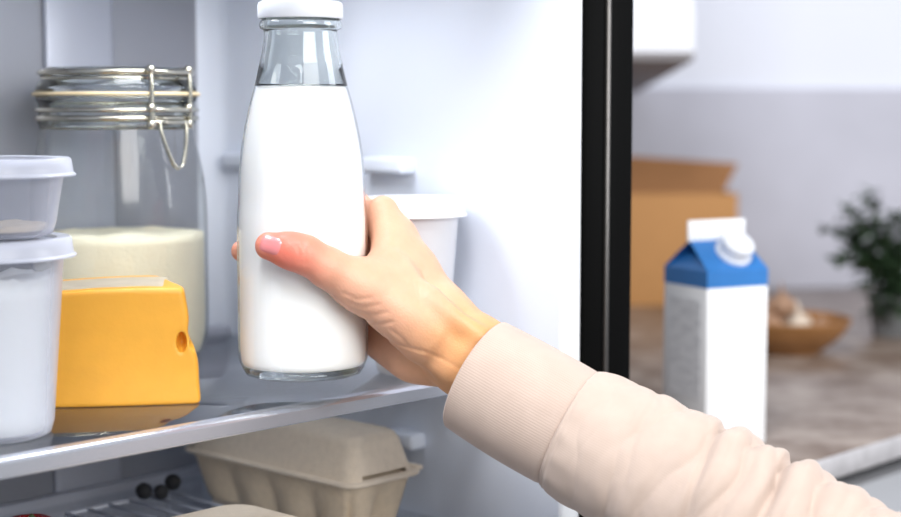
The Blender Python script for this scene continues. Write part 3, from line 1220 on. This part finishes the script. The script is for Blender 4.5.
v, f = loft([rr3(tw - 0.03, tl - 0.03, 0.01, 0), rr3(tw - 0.008, tl - 0.008, 0.014, 0.018), rr3(tw - 0.006, tl - 0.006, 0.014, 0.02)])
from_vf('tray_base', v, f, M['pulp'], tray, sharp=50)
v, f = loft([rr3(tw + 0.004, tl + 0.004, 0.016, 0.0205), rr3(tw + 0.004, tl + 0.004, 0.016, 0.0228), rr3(tw - 0.002, tl - 0.002, 0.015, 0.0235), rr3(tw - 0.004, tl - 0.004, 0.02, 0.034), rr3(tw - 0.012, tl - 0.012, 0.02, 0.0405),
             rr3(tw - 0.024, tl - 0.024, 0.018, 0.0425)])
from_vf('tray_lid', v, f, M['pulp_lid'], tray, sharp=60)

# tomato and small dark fruit on the lower shelf
tp = at(29, 516, 1.12)
lx, ly = toL(tp)
tom = empty('tomato', L(lx, ly, LOWER), 'dark red tomato at the lower left of the lower shelf', 'tomato')
pr = [(0, 0.003), (0.010, 0.0005), (0.018, 0.004), (0.0245, 0.013), (0.0265, 0.023), (0.024, 0.034), (0.016, 0.041), (0.007, 0.0425), (0.002, 0.040), (0, 0.039)]
v, f = lathe(smooth_profile(pr, 4), 32)
v = [(x * (1 + 0.03 * math.cos(5 * math.atan2(y, x))), y * (1 + 0.03 * math.cos(5 * math.atan2(y, x))), max(0, z)) for x, y, z in v]
from_vf('tomato_flesh', v, f, M['tomato'], tom)
v, f = tube([(0, 0, 0.0395), (0.001, 0, 0.042), (0.003, 0.001, 0.044)], [0.0022, 0.0018, 0.0022], 8)
from_vf('stem', v, f, M['stem'], tom)
rack = empty('wire_rack', L(0, 0, LOWER), 'low grey wire rack at the back of the lower shelf', 'rack', ANG)
x0 = toL(onz(150, 492, LOWER + 0.02))
vs, fs = [], []
rx0, rx1, ry0, ry1 = x0[0] - 0.07, x0[0] + 0.03, x0[1] - 0.10, x0[1] + 0.015
for i in range(6):
    x = rx0 + (rx1 - rx0) * i / 5
    v, f = tube([(x, ry0, 0.012), (x, ry1, 0.012)], 0.0016, 8)
    from_vf('bar', v, f, M['pale_grey'], rack)
for y in (ry0, ry1):
    v, f = tube([(rx0, y, 0.0), (rx0, y, 0.012), (rx1, y, 0.012), (rx1, y, 0.0)], 0.0018, 8)
    from_vf('cross_bar', v, f, M['pale_grey'], rack)
for i, (px, py, r, lab) in enumerate(((144, 491, 0.0070, 'small dark round fruit on the wire rack, leftmost of three'), (161, 492, 0.0064, 'small dark round fruit on the wire rack, middle of three'),
                                      (173, 482, 0.0070, 'small dark round fruit nearest the egg carton on the rack'))):
    q = onz(px, py, LOWER + 0.0137 + r)
    pr = [(0, 0), (r * 0.6, r * 0.2), (r, r), (r * 0.8, r * 1.6), (r * 0.3, r * 1.95), (r * 0.2, r * 1.85), (0, r * 1.85)]
    v, f = lathe(smooth_profile(pr, 4), 20)
    o = from_vf('dark_fruit', v, f, M['dark_fruit'])
    o.location = (q.x, q.y, LOWER + 0.0137)
    tag(o, lab, 'fruit', 'dark fruit on the lower shelf')

# ================================================================== THINGS ON THE WORKTOP
# ------------------------------------------------------------------ gable-top carton
CB = onz(705, 450, COUNTER)
cr_p = onz(763, 447, COUNTER)
dv = cr_p - CB
KW = dv.length
KW = 0.073
ka = math.atan2(dv.y, dv.x)
ka = math.radians(27)
carton = empty('milk_carton', CB, 'white and blue gable-top milk carton with round screw cap', 'carton', ka)
KY = CB.y


def kz(py):
    return at(703, py, KY).z - COUNTER


zb, zs, zr = kz(289), kz(272), kz(243)
# local frame: x along the bright face, y along the grey face (to the left and away)
box('carton_body', (0, 0, 0), (KW, KW, zb), M['carton_white'], carton, 0.0012)
printed = mat('faint_print', rgb(236, 238, 242), 0.45)
nt = printed.node_tree
tcn = nt.nodes.new('ShaderNodeTexCoord')
mpn = nt.nodes.new('ShaderNodeMapping')
mpn.inputs['Scale'].default_value = (1, 45, 230)
nn = nt.nodes.new('ShaderNodeTexNoise')
nn.inputs['Scale'].default_value = 1.0
rn = nt.nodes.new('ShaderNodeValToRGB')
rn.color_ramp.elements[0].position = 0.42
rn.color_ramp.elements[0].color = rgb(222, 223, 228)
rn.color_ramp.elements[1].position = 0.52
rn.color_ramp.elements[1].color = rgb(240, 241, 245)
nt.links.new(tcn.outputs['Object'], mpn.inputs['Vector'])
nt.links.new(mpn.outputs['Vector'], nn.inputs['Vector'])
nt.links.new(nn.outputs['Fac'], rn.inputs['Fac'])
nt.links.new(rn.outputs['Color'], nt.nodes['Principled BSDF'].inputs['Base Color'])
box('printed_panel', (-0.0004, 0.010, zb * 0.30), (0.0006, KW - 0.012, zb * 0.92), printed, carton, label='faint grey small print on side')
# blue gable: slanted panels along x faces (front and rear), tucked triangles on the sides
RF = 0.42
gv = [(0, 0, zb), (KW, 0, zb), (KW, KW, zb), (0, KW, zb), (0, 0, zs), (KW, 0, zs), (KW, KW, zs), (0, KW, zs),
      (0.004, KW / 2, zr), (KW - 0.004, KW / 2, zr), (0.020, KW / 2, zr - 0.003), (KW - 0.020, KW / 2, zr - 0.003)]
gf = [(0, 1, 5, 4), (1, 2, 6, 5), (2, 3, 7, 6), (3, 0, 4, 7), (4, 5, 9, 8), (6, 7, 8, 9), (5, 6, 11), (5, 11, 9), (6, 9, 11), (7, 4, 10), (4, 8, 10), (7, 10, 8), (0, 3, 2, 1)]
g = from_vf('gable_top', gv, gf, M['carton_blue'], carton, smooth=False)
box('seal_fin', (0.002, KW / 2 - 0.0012, zr - 0.002), (KW - 0.002, KW / 2 + 0.0012, kz(223)), M['carton_white'], carton, 0.0008)
# screw cap on the front slope
slope = Vector((0, KW / 2, zr - zs)).normalized()
nrm = Vector((0, -(zr - zs), KW / 2)).normalized()
cx = Vector((KW * 0.60, 0, zs)) + slope * ((Vector((0, KW / 2, zr - zs)).length) * 0.52)
cpv, cpf = lathe([(0, -0.001), (0.0185, -0.001), (0.0185, 0.003), (0.0168, 0.0035), (0.0168, 0.015), (0.0152, 0.0168), (0, 0.0168)], 40)
mm = Matrix((Vector((1, 0, 0)), slope, nrm)).transposed()
from_vf('screw_cap', [mm @ Vector(q) + cx for q in cpv], cpf, M['cap'], carton, sharp=40)

# ------------------------------------------------------------------ open kraft box
bl_ = onz(640, 306, COUNTER)
XB = at(739, 250, bl_.y).x
kb = empty('kraft_box', (bl_.x - 0.04, bl_.y, COUNTER), 'open brown cardboard box with raised rear flap behind the milk carton', 'box', math.radians(4))
bw = XB - bl_.x + 0.04
bh = at(690, 194, bl_.y).z - COUNTER
bd = 0.10
th = 0.004
box('front_panel', (0, 0, 0), (bw, th, bh), M['box'], kb, 0.001)
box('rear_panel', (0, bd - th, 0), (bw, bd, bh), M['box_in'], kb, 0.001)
box('side_panel', (0, th, 0), (th, bd - th, bh), M['box'], kb, 0.001)
box('side_panel', (bw - th, th, 0), (bw, bd - th, bh), M['box'], kb, 0.001)
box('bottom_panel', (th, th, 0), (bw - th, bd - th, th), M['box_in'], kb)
zt_ = at(690, 157, bl_.y + bd).z - COUNTER
fv = [(0, bd - th, bh), (bw, bd - th, bh), (bw + 0.028, bd + 0.012, zt_ - 0.012), (0.0, bd + 0.012, zt_ + 0.004)]
fv += [(x, y + th, z) for x, y, z in fv]
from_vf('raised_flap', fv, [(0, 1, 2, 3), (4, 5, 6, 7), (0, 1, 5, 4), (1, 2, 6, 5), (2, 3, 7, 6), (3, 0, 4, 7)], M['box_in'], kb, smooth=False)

# ------------------------------------------------------------------ wooden bowl with bulbs
bp_ = onz(788, 352, COUNTER)
PB = bp_.y / F_PX
RB = 62 * PB
HBo = at(790, 318, bp_.y).z - COUNTER
bowl = empty('wooden_bowl', (bp_.x, bp_.y, COUNTER), 'shallow brown wooden bowl between the milk carton and the herb', 'bowl')
pr = [(0, 0.0), (RB * 0.45, 0.0), (RB * 0.52, 0.003), (RB * 0.80, HBo * 0.45), (RB * 0.95, HBo * 0.8), (RB, HBo), (RB * 0.97, HBo + 0.001), (RB * 0.90, HBo * 0.82), (RB * 0.74, HBo * 0.5), (RB * 0.45, 0.009), (0, 0.008)]
v, f = lathe(smooth_profile(pr, 4), 56)
from_vf('bowl_shell', v, f, M['wood'], bowl, sharp=70)
for i, (dx, dy, z, r, mk, lab) in enumerate(((-0.028, 0.0, 0.012, 0.024, 'bulb_brown', 'brown bulb in the wooden bowl, nearest the milk carton'),
                                             (0.010, -0.012, 0.010, 0.021, 'bulb', 'pale bulb at the front of the wooden bowl'),
                                             (0.018, 0.028, 0.012, 0.022, 'bulb', 'pale bulb at the back of the wooden bowl'),
                                             (0.046, 0.006, 0.020, 0.014, 'bulb_brown', 'small brown bulb at the right rim of the wooden bowl'),
                                             (-0.008, 0.010, 0.046, 0.019, 'bulb_brown', 'brown bulb on top of the heap in the wooden bowl'))):
    bu = empty('vegetable_bulb', (bp_.x + dx, bp_.y + dy, COUNTER + z), lab, 'bulb', random.random() * 3, 'bulbs in the wooden bowl')
    pr = [(0, 0), (r * 0.5, r * 0.05), (r * 0.95, r * 0.6), (r, r * 0.95), (r * 0.75, r * 1.4), (r * 0.3, r * 1.7), (r * 0.14, r * 1.95)]
    v, f = lathe(smooth_profile(pr, 4) + [(0, r * 1.95)], 30)
    v = [(x * (1 + 0.06 * math.cos(7 * math.atan2(y, x))), y * (1 + 0.06 * math.cos(7 * math.atan2(y, x))), z_) for x, y, z_ in v]
    from_vf('bulb_body', v, f, M[mk], bu)
    v, f = tube([(0, 0, r * 1.9), (0.001, 0, r * 2.2), (0.003, 0, r * 2.5)], [r * 0.13, r * 0.10, r * 0.08], 8)
    from_vf('neck_stub', v, f, M[mk], bu)

# ------------------------------------------------------------------ potted herb
hp_ = onz(893, 336, COUNTER)
PH_ = hp_.y / F_PX
herb = empty('potted_herb', (hp_.x, hp_.y, COUNTER), 'leafy green herb in a grey pot at the right end', 'plant')
pr = [(0, 0), (0.026, 0), (0.029, 0.003), (0.036, 0.052), (0.0385, 0.054), (0.0385, 0.062), (0.0345, 0.062), (0.033, 0.052), (0, 0.052)]
v, f = lathe(pr, 48)
from_vf('pot', v, f, M['pot'], herb, sharp=40)
v, f = lathe([(0, 0.0575), (0.02, 0.057), (0.0335, 0.055)], 32)
from_vf('soil', v, f, M['soil'], herb)
rl = random.Random(11)
lv, lf = [], []


def leaf(p, d, upv, ln, wd):
    d = d.normalized()
    s = d.cross(upv)
    if s.length < 1e-3:
        s = Vector((1, 0, 0))
    s.normalize()
    n = s.cross(d)
    o = len(lv)
    for t, w_, b_ in ((0, 0.05, 0), (0.3, 0.85, 0.06), (0.6, 1.0, 0.05), (0.85, 0.6, -0.02), (1.0, 0.04, -0.1)):
        c = p + d * (ln * t) + n * (ln * b_)
        lv.extend([c - s * wd * w_ * 0.5 + n * wd * 0.12 * w_, c, c + s * wd * w_ * 0.5 + n * wd * 0.12 * w_])
    for i in range(4):
        q = o + i * 3
        lf.append((q, q + 1, q + 4, q + 3))
        lf.append((q + 1, q + 2, q + 5, q + 4))


tops = [(868, 197), (846, 212), (830, 232), (836, 262), (862, 225), (885, 222), (900, 215), (915, 240), (878, 262), (852, 250), (896, 262), (925, 225), (868, 286), (903, 290), (880, 244), (872, 300), (885, 305), (898, 312), (862, 270), (890, 278), (906, 265), (912, 300), (876, 318), (856, 236)]
for px, py in tops:
    dy = rl.uniform(-0.05, 0.06)
    tip = at(px, py, hp_.y + dy) - Vector((hp_.x, hp_.y, COUNTER))
    b0 = Vector((rl.uniform(-0.015, 0.015), rl.uniform(-0.015, 0.015), 0.055))
    mid = b0 * 0.45 + tip * 0.55 + Vector((rl.uniform(-0.012, 0.012), rl.uniform(-0.01, 0.01), 0.02))
    pth = smooth_profile([tuple(b0), tuple(mid), tuple(tip)], 5)
    v, f = tube(pth, [0.0020 - 0.0012 * i / (len(pth) - 1) for i in range(len(pth))], 6)
    from_vf('stem', v, f, M['stem'], herb)
    for i in range(3, len(pth)):
        for _ in range(5):
            a = rl.uniform(0, 2 * PI)
            d = Vector((math.cos(a), math.sin(a), rl.uniform(-0.3, 0.8)))
            leaf(Vector(pth[i]) + Vector((rl.uniform(-1, 1), rl.uniform(-1, 1), rl.uniform(-1, 1))) * 0.006, d, Vector((0, 0, 1)), rl.uniform(0.018, 0.030), rl.uniform(0.010, 0.016))
lo2 = from_vf('foliage', lv, lf, M['leaf'], herb)
lo2['kind'] = 'stuff'

# ================================================================== THE PERSON'S ARM
porg = at(640, 470, 1.06)
person = empty('person', porg, 'person reaching in from the right in a cream sweatshirt, right hand gripping the milk bottle', 'person')


def hp3(px, py, Y):
    return at(px, py, Y)


def around(phi, R, py):
    a = math.radians(phi)
    x, y = BX + R * math.cos(a), BY + R * math.sin(a)
    return Vector((x, y, at(302, py, y).z))


HV = 0.00095
lo = (BX - 0.062, 1.015, at(300, 420, 1.1).z)
hi = (hp3(585, 300, 1.06).x, 1.215, at(300, 182, 1.2).z)
hf = Field(lo, hi, HV)
J = {
    'fa': (hp3(575, 424, 1.078), 0.0300), 'fb': (hp3(505, 378, 1.096), 0.0270), 'wr': (hp3(474, 358, 1.105), 0.0262),
    'i0': (hp3(440, 320, 1.122), 0.0225), 'i1': (hp3(397, 238, 1.150), 0.0128),
    'm0': (hp3(440, 327, 1.138), 0.0215), 'm1': (hp3(384, 252, 1.172), 0.0128),
    'r0': (hp3(432, 338, 1.146), 0.0205), 'r1': (hp3(370, 272, 1.180), 0.0118),
    'p0': (hp3(430, 350, 1.138), 0.0225), 'p1': (hp3(364, 302, 1.180), 0.0112),
    't0': (hp3(428, 330, 1.102), 0.0245), 't1': (hp3(358, 285, 1.083), 0.0150),
}
palm = hf.new()


def seg(f, a, b, k):
    hf.cone(f, a[0], b[0], a[1], b[1], k)


seg(palm, J['fa'], J['fb'], 0.01)
seg(palm, J['fb'], J['wr'], 0.012)
seg(palm, J['wr'], J['i0'], 0.012)
seg(palm, J['wr'], J['p0'], 0.012)
seg(palm, J['i0'], J['i1'], 0.012)
seg(palm, J['m0'], J['m1'], 0.012)
seg(palm, J['r0'], J['r1'], 0.012)
seg(palm, J['p0'], J['p1'], 0.012)
seg(palm, J['t0'], J['t1'], 0.008)
# heel of the hand below the ball of the thumb
hf.cone(palm, hp3(412, 353, 1.132), hp3(386, 337, 1.152), 0.0205, 0.0185, 0.007)
hf.cone(palm, hp3(394, 248, 1.134), hp3(383, 211, 1.152), 0.0125, 0.0112, 0.010)
# web between thumb and index knuckle
hf.cone(palm, hp3(374, 272, 1.096), hp3(393, 248, 1.135), 0.0105, 0.0115, 0.014)
hf.cone(palm, hp3(392, 285, 1.100), hp3(410, 268, 1.132), 0.014, 0.015, 0.014)
# tendon ridge from thumb base to wrist and ulnar knob
hf.cone(palm, hp3(392, 262, 1.108), hp3(430, 298, 1.092), 0.0045, 0.0055, 0.010)
hf.cone(palm, hp3(430, 298, 1.092), hp3(478, 334, 1.082), 0.0055, 0.0050, 0.010)
hf.cone(palm, hp3(440, 366, 1.092), hp3(486, 381, 1.078), 0.0040, 0.0045, 0.010)

fingers = []
th_ = hf.new()
hf.cone(th_, J['t1'][0], hp3(328, 268, 1.0745), 0.0150, 0.0130, 0.006)
hf.cone(th_, hp3(328, 268, 1.0745), hp3(305, 254.5, 1.0700), 0.0130, 0.0122, 0.006)
hf.cone(th_, hp3(305, 254.5, 1.0700), hp3(290, 250.5, 1.0705), 0.0122, 0.0115, 0.006)
hf.cone(th_, hp3(290, 250.5, 1.0705), hp3(269, 246, 1.0750), 0.0115, 0.0095, 0.006)
fingers.append((th_, 0.012))
for mc, pts in (('i1', ((58, 0.060, 202, 0.0102), (88, 0.0548, 204, 0.0090), (116, 0.0535, 210, 0.0076))),
                ('m1', ((85, 0.0605, 232, 0.0100), (118, 0.0550, 240, 0.0090), (150, 0.0535, 251, 0.0078))),
                ('r1', ((95, 0.0595, 265, 0.0096), (124, 0.0545, 272, 0.0086), (144, 0.0525, 280, 0.0074))),
                ('p1', ((88, 0.0575, 300, 0.0084), (110, 0.0535, 302, 0.0076), (131, 0.0515, 306, 0.0066)))):
    ff = hf.new()
    prev = J[mc]
    for ph, R, py, r in pts:
        cur = (around(ph, R, py), r)
        seg(ff, prev, cur, 0.005)
        prev = cur
    fingers.append((ff, 0.010))
tot = palm.copy()
for ff, k in fingers:
    tot = np.minimum(tot, smin(palm, ff, k))
# the skin is pressed flat where it touches the glass
Xh, Yh, Zh = hf.grid(tuple(slice(0, q) for q in hf.n))
bz_tab = sorted([(z, r) for r, z in BPROF if r > 0.02])
rr_ = np.interp(Zh - BZ, [q[0] for q in bz_tab], [q[1] for q in bz_tab])
cyl = np.sqrt((Xh - BX) ** 2 + (Yh - BY) ** 2) - rr_ - 0.0004
tot = -smin(-tot, cyl.astype(np.float32), 0.002)
del palm, fingers, th_


# skin creases
def crease(pts, amp, wid, r=0.006):
    global tot
    pts = [Vector(p) for p in pts]
    for a, b in zip(pts[:-1], pts[1:]):
        s = hf.sl([min(a[i], b[i]) - r for i in range(3)], [max(a[i], b[i]) + r for i in range(3)])
        X, Y, Z = hf.grid(s)
        d = b - a
        t = np.clip(((X - a.x) * d.x + (Y - a.y) * d.y + (Z - a.z) * d.z) / d.length_squared, 0, 1)
        q2 = (X - a.x - t * d.x) ** 2 + (Z - a.z - t * d.z) ** 2
        m_ = amp * np.exp(-q2 / wid ** 2) * ((Y - a.y) < 0.02)
        cr[s] = np.maximum(cr[s], m_)


cr = np.zeros_like(tot)
YS = 1.080
for pl, amp in ((((345, 291), (358, 297), (372, 296)), 0.0005), (((349, 300), (363, 306), (380, 303)), 0.0005), (((354, 309), (370, 315), (388, 311)), 0.0005), (((362, 320), (376, 325), (392, 321)), 0.0007),
                (((300, 243), (303, 250), (302, 259)), 0.0006), (((306, 242), (309, 250), (308, 260)), 0.0006), (((313, 246), (315, 253), (314, 261)), 0.0004),
                (((366, 333), (382, 341), (400, 346), (425, 352)), 0.0008), (((425, 352), (446, 361), (468, 372)), 0.0005), (((392, 330), (402, 338), (408, 347)), 0.0006)):
    crease([at(x, y, YS) for x, y in pl], amp, 0.0013, 0.045)
tot = tot + cr
V_, F_ = surface_nets(tot, hf.lo, HV)
# light smoothing
me = mesh_np('arm_and_hand', V_ - np.array(porg), F_)
bm = bmesh.new()
bm.from_mesh(me)
for _ in range(2):
    bmesh.ops.smooth_vert(bm, verts=bm.verts, factor=0.5, use_axis_x=True, use_axis_y=True, use_axis_z=True)
bm.to_mesh(me)
bm.free()
arm = link('arm_and_hand', me, M['skin'], person)
co = np.empty(len(me.vertices) * 3, dtype=np.float32)
me.vertices.foreach_get('co', co)
co = co.reshape(-1, 3) + np.array(porg, dtype=np.float32)
base_c = np.array(rgb(222, 170, 142)[:3])
pink_c = np.array(rgb(228, 150, 128)[:3])
red_c = np.array(rgb(222, 116, 98)[:3])
shade_c = np.array(rgb(218, 158, 106)[:3])  # puts the shade of the lower wrist into the skin colour
ttip = np.array(hp3(285, 250, 1.066))
dt = np.linalg.norm(co - ttip, axis=1)
wr_ = np.exp(-(dt / 0.030) ** 2)[:, None]
wshade = np.clip((co[:, 0] - hp3(385, 300, 1.1).x) / 0.05, 0, 1)[:, None] * np.clip((at(300, 300, 1.1).z + 0.01 - co[:, 2]) / 0.03, 0, 1)[:, None]
far = (np.clip((co[:, 1] - 1.135) / 0.02, 0, 1) * np.clip((hp3(372, 300, 1.15).x - co[:, 0]) / 0.02, 0, 1))[:, None]
c_ = base_c * (1 - wshade) + shade_c * wshade
c_ = c_ * (1 - far) + pink_c * far
c_ = c_ * (1 - wr_) + red_c * wr_
ca = me.color_attributes.new('skin_tone_and_shade', 'FLOAT_COLOR', 'POINT')
ca.data.foreach_set('color', np.concatenate([c_, np.ones((len(c_), 1))], 1).astype(np.float32).ravel())

# thumbnail: curved plate seated on the camera side of the thumb tip
dgt = bpy.context.evaluated_depsgraph_get()
from mathutils.bvhtree import BVHTree
bpy.context.view_layer.update()
bvh = BVHTree.FromPolygons([tuple(q) for q in co], [tuple(p.vertices) for p in me.polygons])
nv, nf = [], []
c0 = (270.5, 244.8)
ax = Vector((14.0, 4.5)).normalized()
ay = Vector((-ax.y, ax.x))
nu, nw = 14, 12
grid_ok = True
for j in range(nw + 1):
    for i in range(nu + 1):
        u, w = -1 + 2 * i / nu, -1 + 2 * j / nw
        # squircle outline
        k = math.sqrt(max(1e-9, u * u + w * w))
        m4 = (abs(u) ** 4 + abs(w) ** 4) ** 0.25
        s_ = max(abs(u), abs(w)) / max(m4, 1e-9) if k > 1e-6 else 1
        pu, pw = u * s_ * 11.5, w * s_ * 10.0
        px, py = c0[0] + ax.x * pu + ay.x * pw, c0[1] + ax.y * pu + ay.y * pw
        d = ray(px, py).normalized()
        hit = bvh.ray_cast(CAM, d)
        p = hit[0] if hit[0] else at(px, py, 1.07)
        e = max(abs(u), abs(w))
        lift = 0.0007 * (1 - e ** 6) - 0.0006 * e ** 6
        nv.append(Vector(p) - d * lift - porg)
for j in range(nw):
    for i in range(nu):
        q = j * (nu + 1) + i
        nf.append((q, q + 1, q + nu + 2, q + nu + 1))
from_vf('thumbnail', nv, nf, M['nail'], arm)


# ------------------------------------------------------------------ sleeve
def sleeve_axis(ctrl, sub):
    return smooth_profile([tuple(at(px, py, Y)) + (r,) for px, py, Y, r in ctrl], sub)


def sweep(name, ctrl, sub, nv_, disp, m, parent, inner=0.0025, end_round=True):
    ax_ = sleeve_axis(ctrl, sub)
    n = len(ax_)
    pos = [Vector(a[:3]) for a in ax_]
    v, uvs = [], []
    s = 0
    lens = [0]
    for i in range(1, n):
        lens.append(lens[-1] + (pos[i] - pos[i - 1]).length)
    rows = []
    for i in range(n):
        t = (pos[min(i + 1, n - 1)] - pos[max(i - 1, 0)]).normalized()
        upv = Vector((0, 0, 1))
        nu_ = (upv - t * upv.dot(t)).normalized()
        ns_ = t.cross(nu_)
        row = []
        for k in range(nv_):
            a = 2 * PI * k / nv_
            r = ax_[i][3] + disp(lens[i], a, lens[-1])
            row.append(pos[i] + (nu_ * math.cos(a) + ns_ * math.sin(a)) * r - porg)
        rows.append((row, lens[i]))
    # turn the ends inwards
    def ring_in(row, cpos, fac, shift):
        return [cpos + (p - cpos) * fac + shift for p in row]
    c0_, c1_ = pos[0] - porg, pos[-1] - porg
    t0 = (pos[1] - pos[0]).normalized()
    r0 = ax_[0][3]
    head = [(ring_in(rows[0][0], c0_, 1 - 0.0012 / r0, -t0 * 0.0012), -0.001), ]
    first = [(ring_in(rows[2][0], pos[2] - porg, 1 - 0.0042 / r0, Vector((0, 0, 0))), -0.012), (ring_in(rows[0][0], c0_, 1 - 0.0036 / r0, -t0 * 0.0002), -0.006),
             (ring_in(rows[0][0], c0_, 1 - 0.0026 / r0, -t0 * 0.0012), -0.003)]
    rows = first + head + rows
    nr = len(rows)
    for row, _ in rows:
        v += row
    f = []
    for i in range(nr - 1):
        for k in range(nv_):
            f.append((i * nv_ + k, i * nv_ + (k + 1) % nv_, (i + 1) * nv_ + (k + 1) % nv_, (i + 1) * nv_ + k))
    me = bpy.data.meshes.new(name)
    me.from_pydata([tuple(q) for q in v], [], f)
    uv = me.uv_layers.new(name='UVMap')
    li = 0
    for fi, q in enumerate(f):
        i, k = divmod(fi, nv_)
        for (ii, kk) in ((i, k), (i, k + 1), (i + 1, k + 1), (i + 1, k)):
            uv.data[li].uv = (rows[ii][1] * 3.0, kk / nv_)
            li += 1
    me.update()
    return link(name, me, m, parent)


def ns(x, y, z):
    return noise.noise(Vector((x, y, z)))


def cuff_disp(s, a, tot_):
    t = s / tot_
    return 0.0007 * ns(math.cos(a) * 1.2, math.sin(a) * 1.2, s * 18) + 0.0012 * math.sin(PI * t) - 0.0016 * max(0, (t - 0.93) / 0.07) ** 2


def fold(x):
    """round puffs with sharp valleys"""
    return abs(math.sin(PI * x)) ** 0.75 - 0.62


def sleeve_disp(s, a, tot_):
    ca_, sa_ = math.cos(a), math.sin(a)
    amp = 0.0012 + 0.0050 * min(1, max(0, (s - 0.035) / 0.09))
    w = 0.7 * ns(ca_ * 0.8, sa_ * 0.8, s * 9) + 0.35 * math.sin(a + 0.6) + 0.16 * ns(ca_ * 2.3 + 4, sa_ * 2.3, s * 16)
    d = amp * fold(s / 0.030 + w)
    w2 = 0.8 * ns(ca_ * 1.0 + 9, sa_ * 1.0, s * 14) - 0.5 * math.sin(a * 1 - 0.4)
    d += 0.45 * amp * fold(s / 0.0165 + w2) * (0.4 + 0.6 * abs(ns(ca_ * 2, sa_ * 2, s * 20 + 5)) * 2)
    d += 0.0022 * ns(ca_ * 1.3 + 2, sa_ * 1.3, s * 16) * min(1, s / 0.02)
    for s0, dp in ((0.052, 0.0014), (0.098, 0.0042), (0.145, 0.0052)):
        c_s = s - s0 - 0.010 * math.sin(a - 0.9) - 0.004 * ns(ca_ * 1.5, sa_ * 1.5, s0 * 50)
        d -= dp * math.exp(-(c_s / 0.0030) ** 2) * (0.35 + 0.65 * max(0, math.cos(a - 0.2)))
        d += 0.5 * dp * math.exp(-((c_s - 0.011) / 0.008) ** 2)
    # gathers fanning out from the cuff seam
    d += 0.0005 * math.exp(-s / 0.016) * math.sin(a * 15 + 3 * ns(ca_, sa_, 2)) * min(1, s / 0.004)
    return d


cuff_ctrl = [(477, 375, 1.100, 0.0418), (508, 393, 1.091, 0.0422), (540, 412, 1.082, 0.0427), (572, 430.5, 1.0735, 0.0430)]
slv_ctrl = [(571, 430, 1.0737, 0.0438), (580, 434.6, 1.0715, 0.0456), (604, 447, 1.065, 0.0478), (650, 471, 1.052, 0.0498), (720, 512, 1.030, 0.0530), (800, 560, 1.006, 0.0560), (900, 617, 0.980, 0.0590), (1050, 702, 0.94, 0.062),
            (1230, 800, 0.89, 0.066)]
slv = sweep('sleeve', slv_ctrl, 40, 160, sleeve_disp, M['sleeve'], person)
cuff = sweep('cuff', cuff_ctrl, 26, 160, cuff_disp, M['cuff'], slv)
# stitched seam line between cuff and sleeve
t_ = (at(580, 434.6, 1.0715) - at(560, 424, 1.0765)).normalized()
cpt = at(570.5, 429.7, 1.0739)
nu_ = (Vector((0, 0, 1)) - t_ * t_.z).normalized()
ns_ = t_.cross(nu_)
v, f = tube([cpt + (nu_ * math.cos(2 * PI * k / 96) + ns_ * math.sin(2 * PI * k / 96)) * 0.0420 - porg for k in range(96)], 0.0011, 6, True)
from_vf('cuff_seam', v, f, M['cuff'], slv)
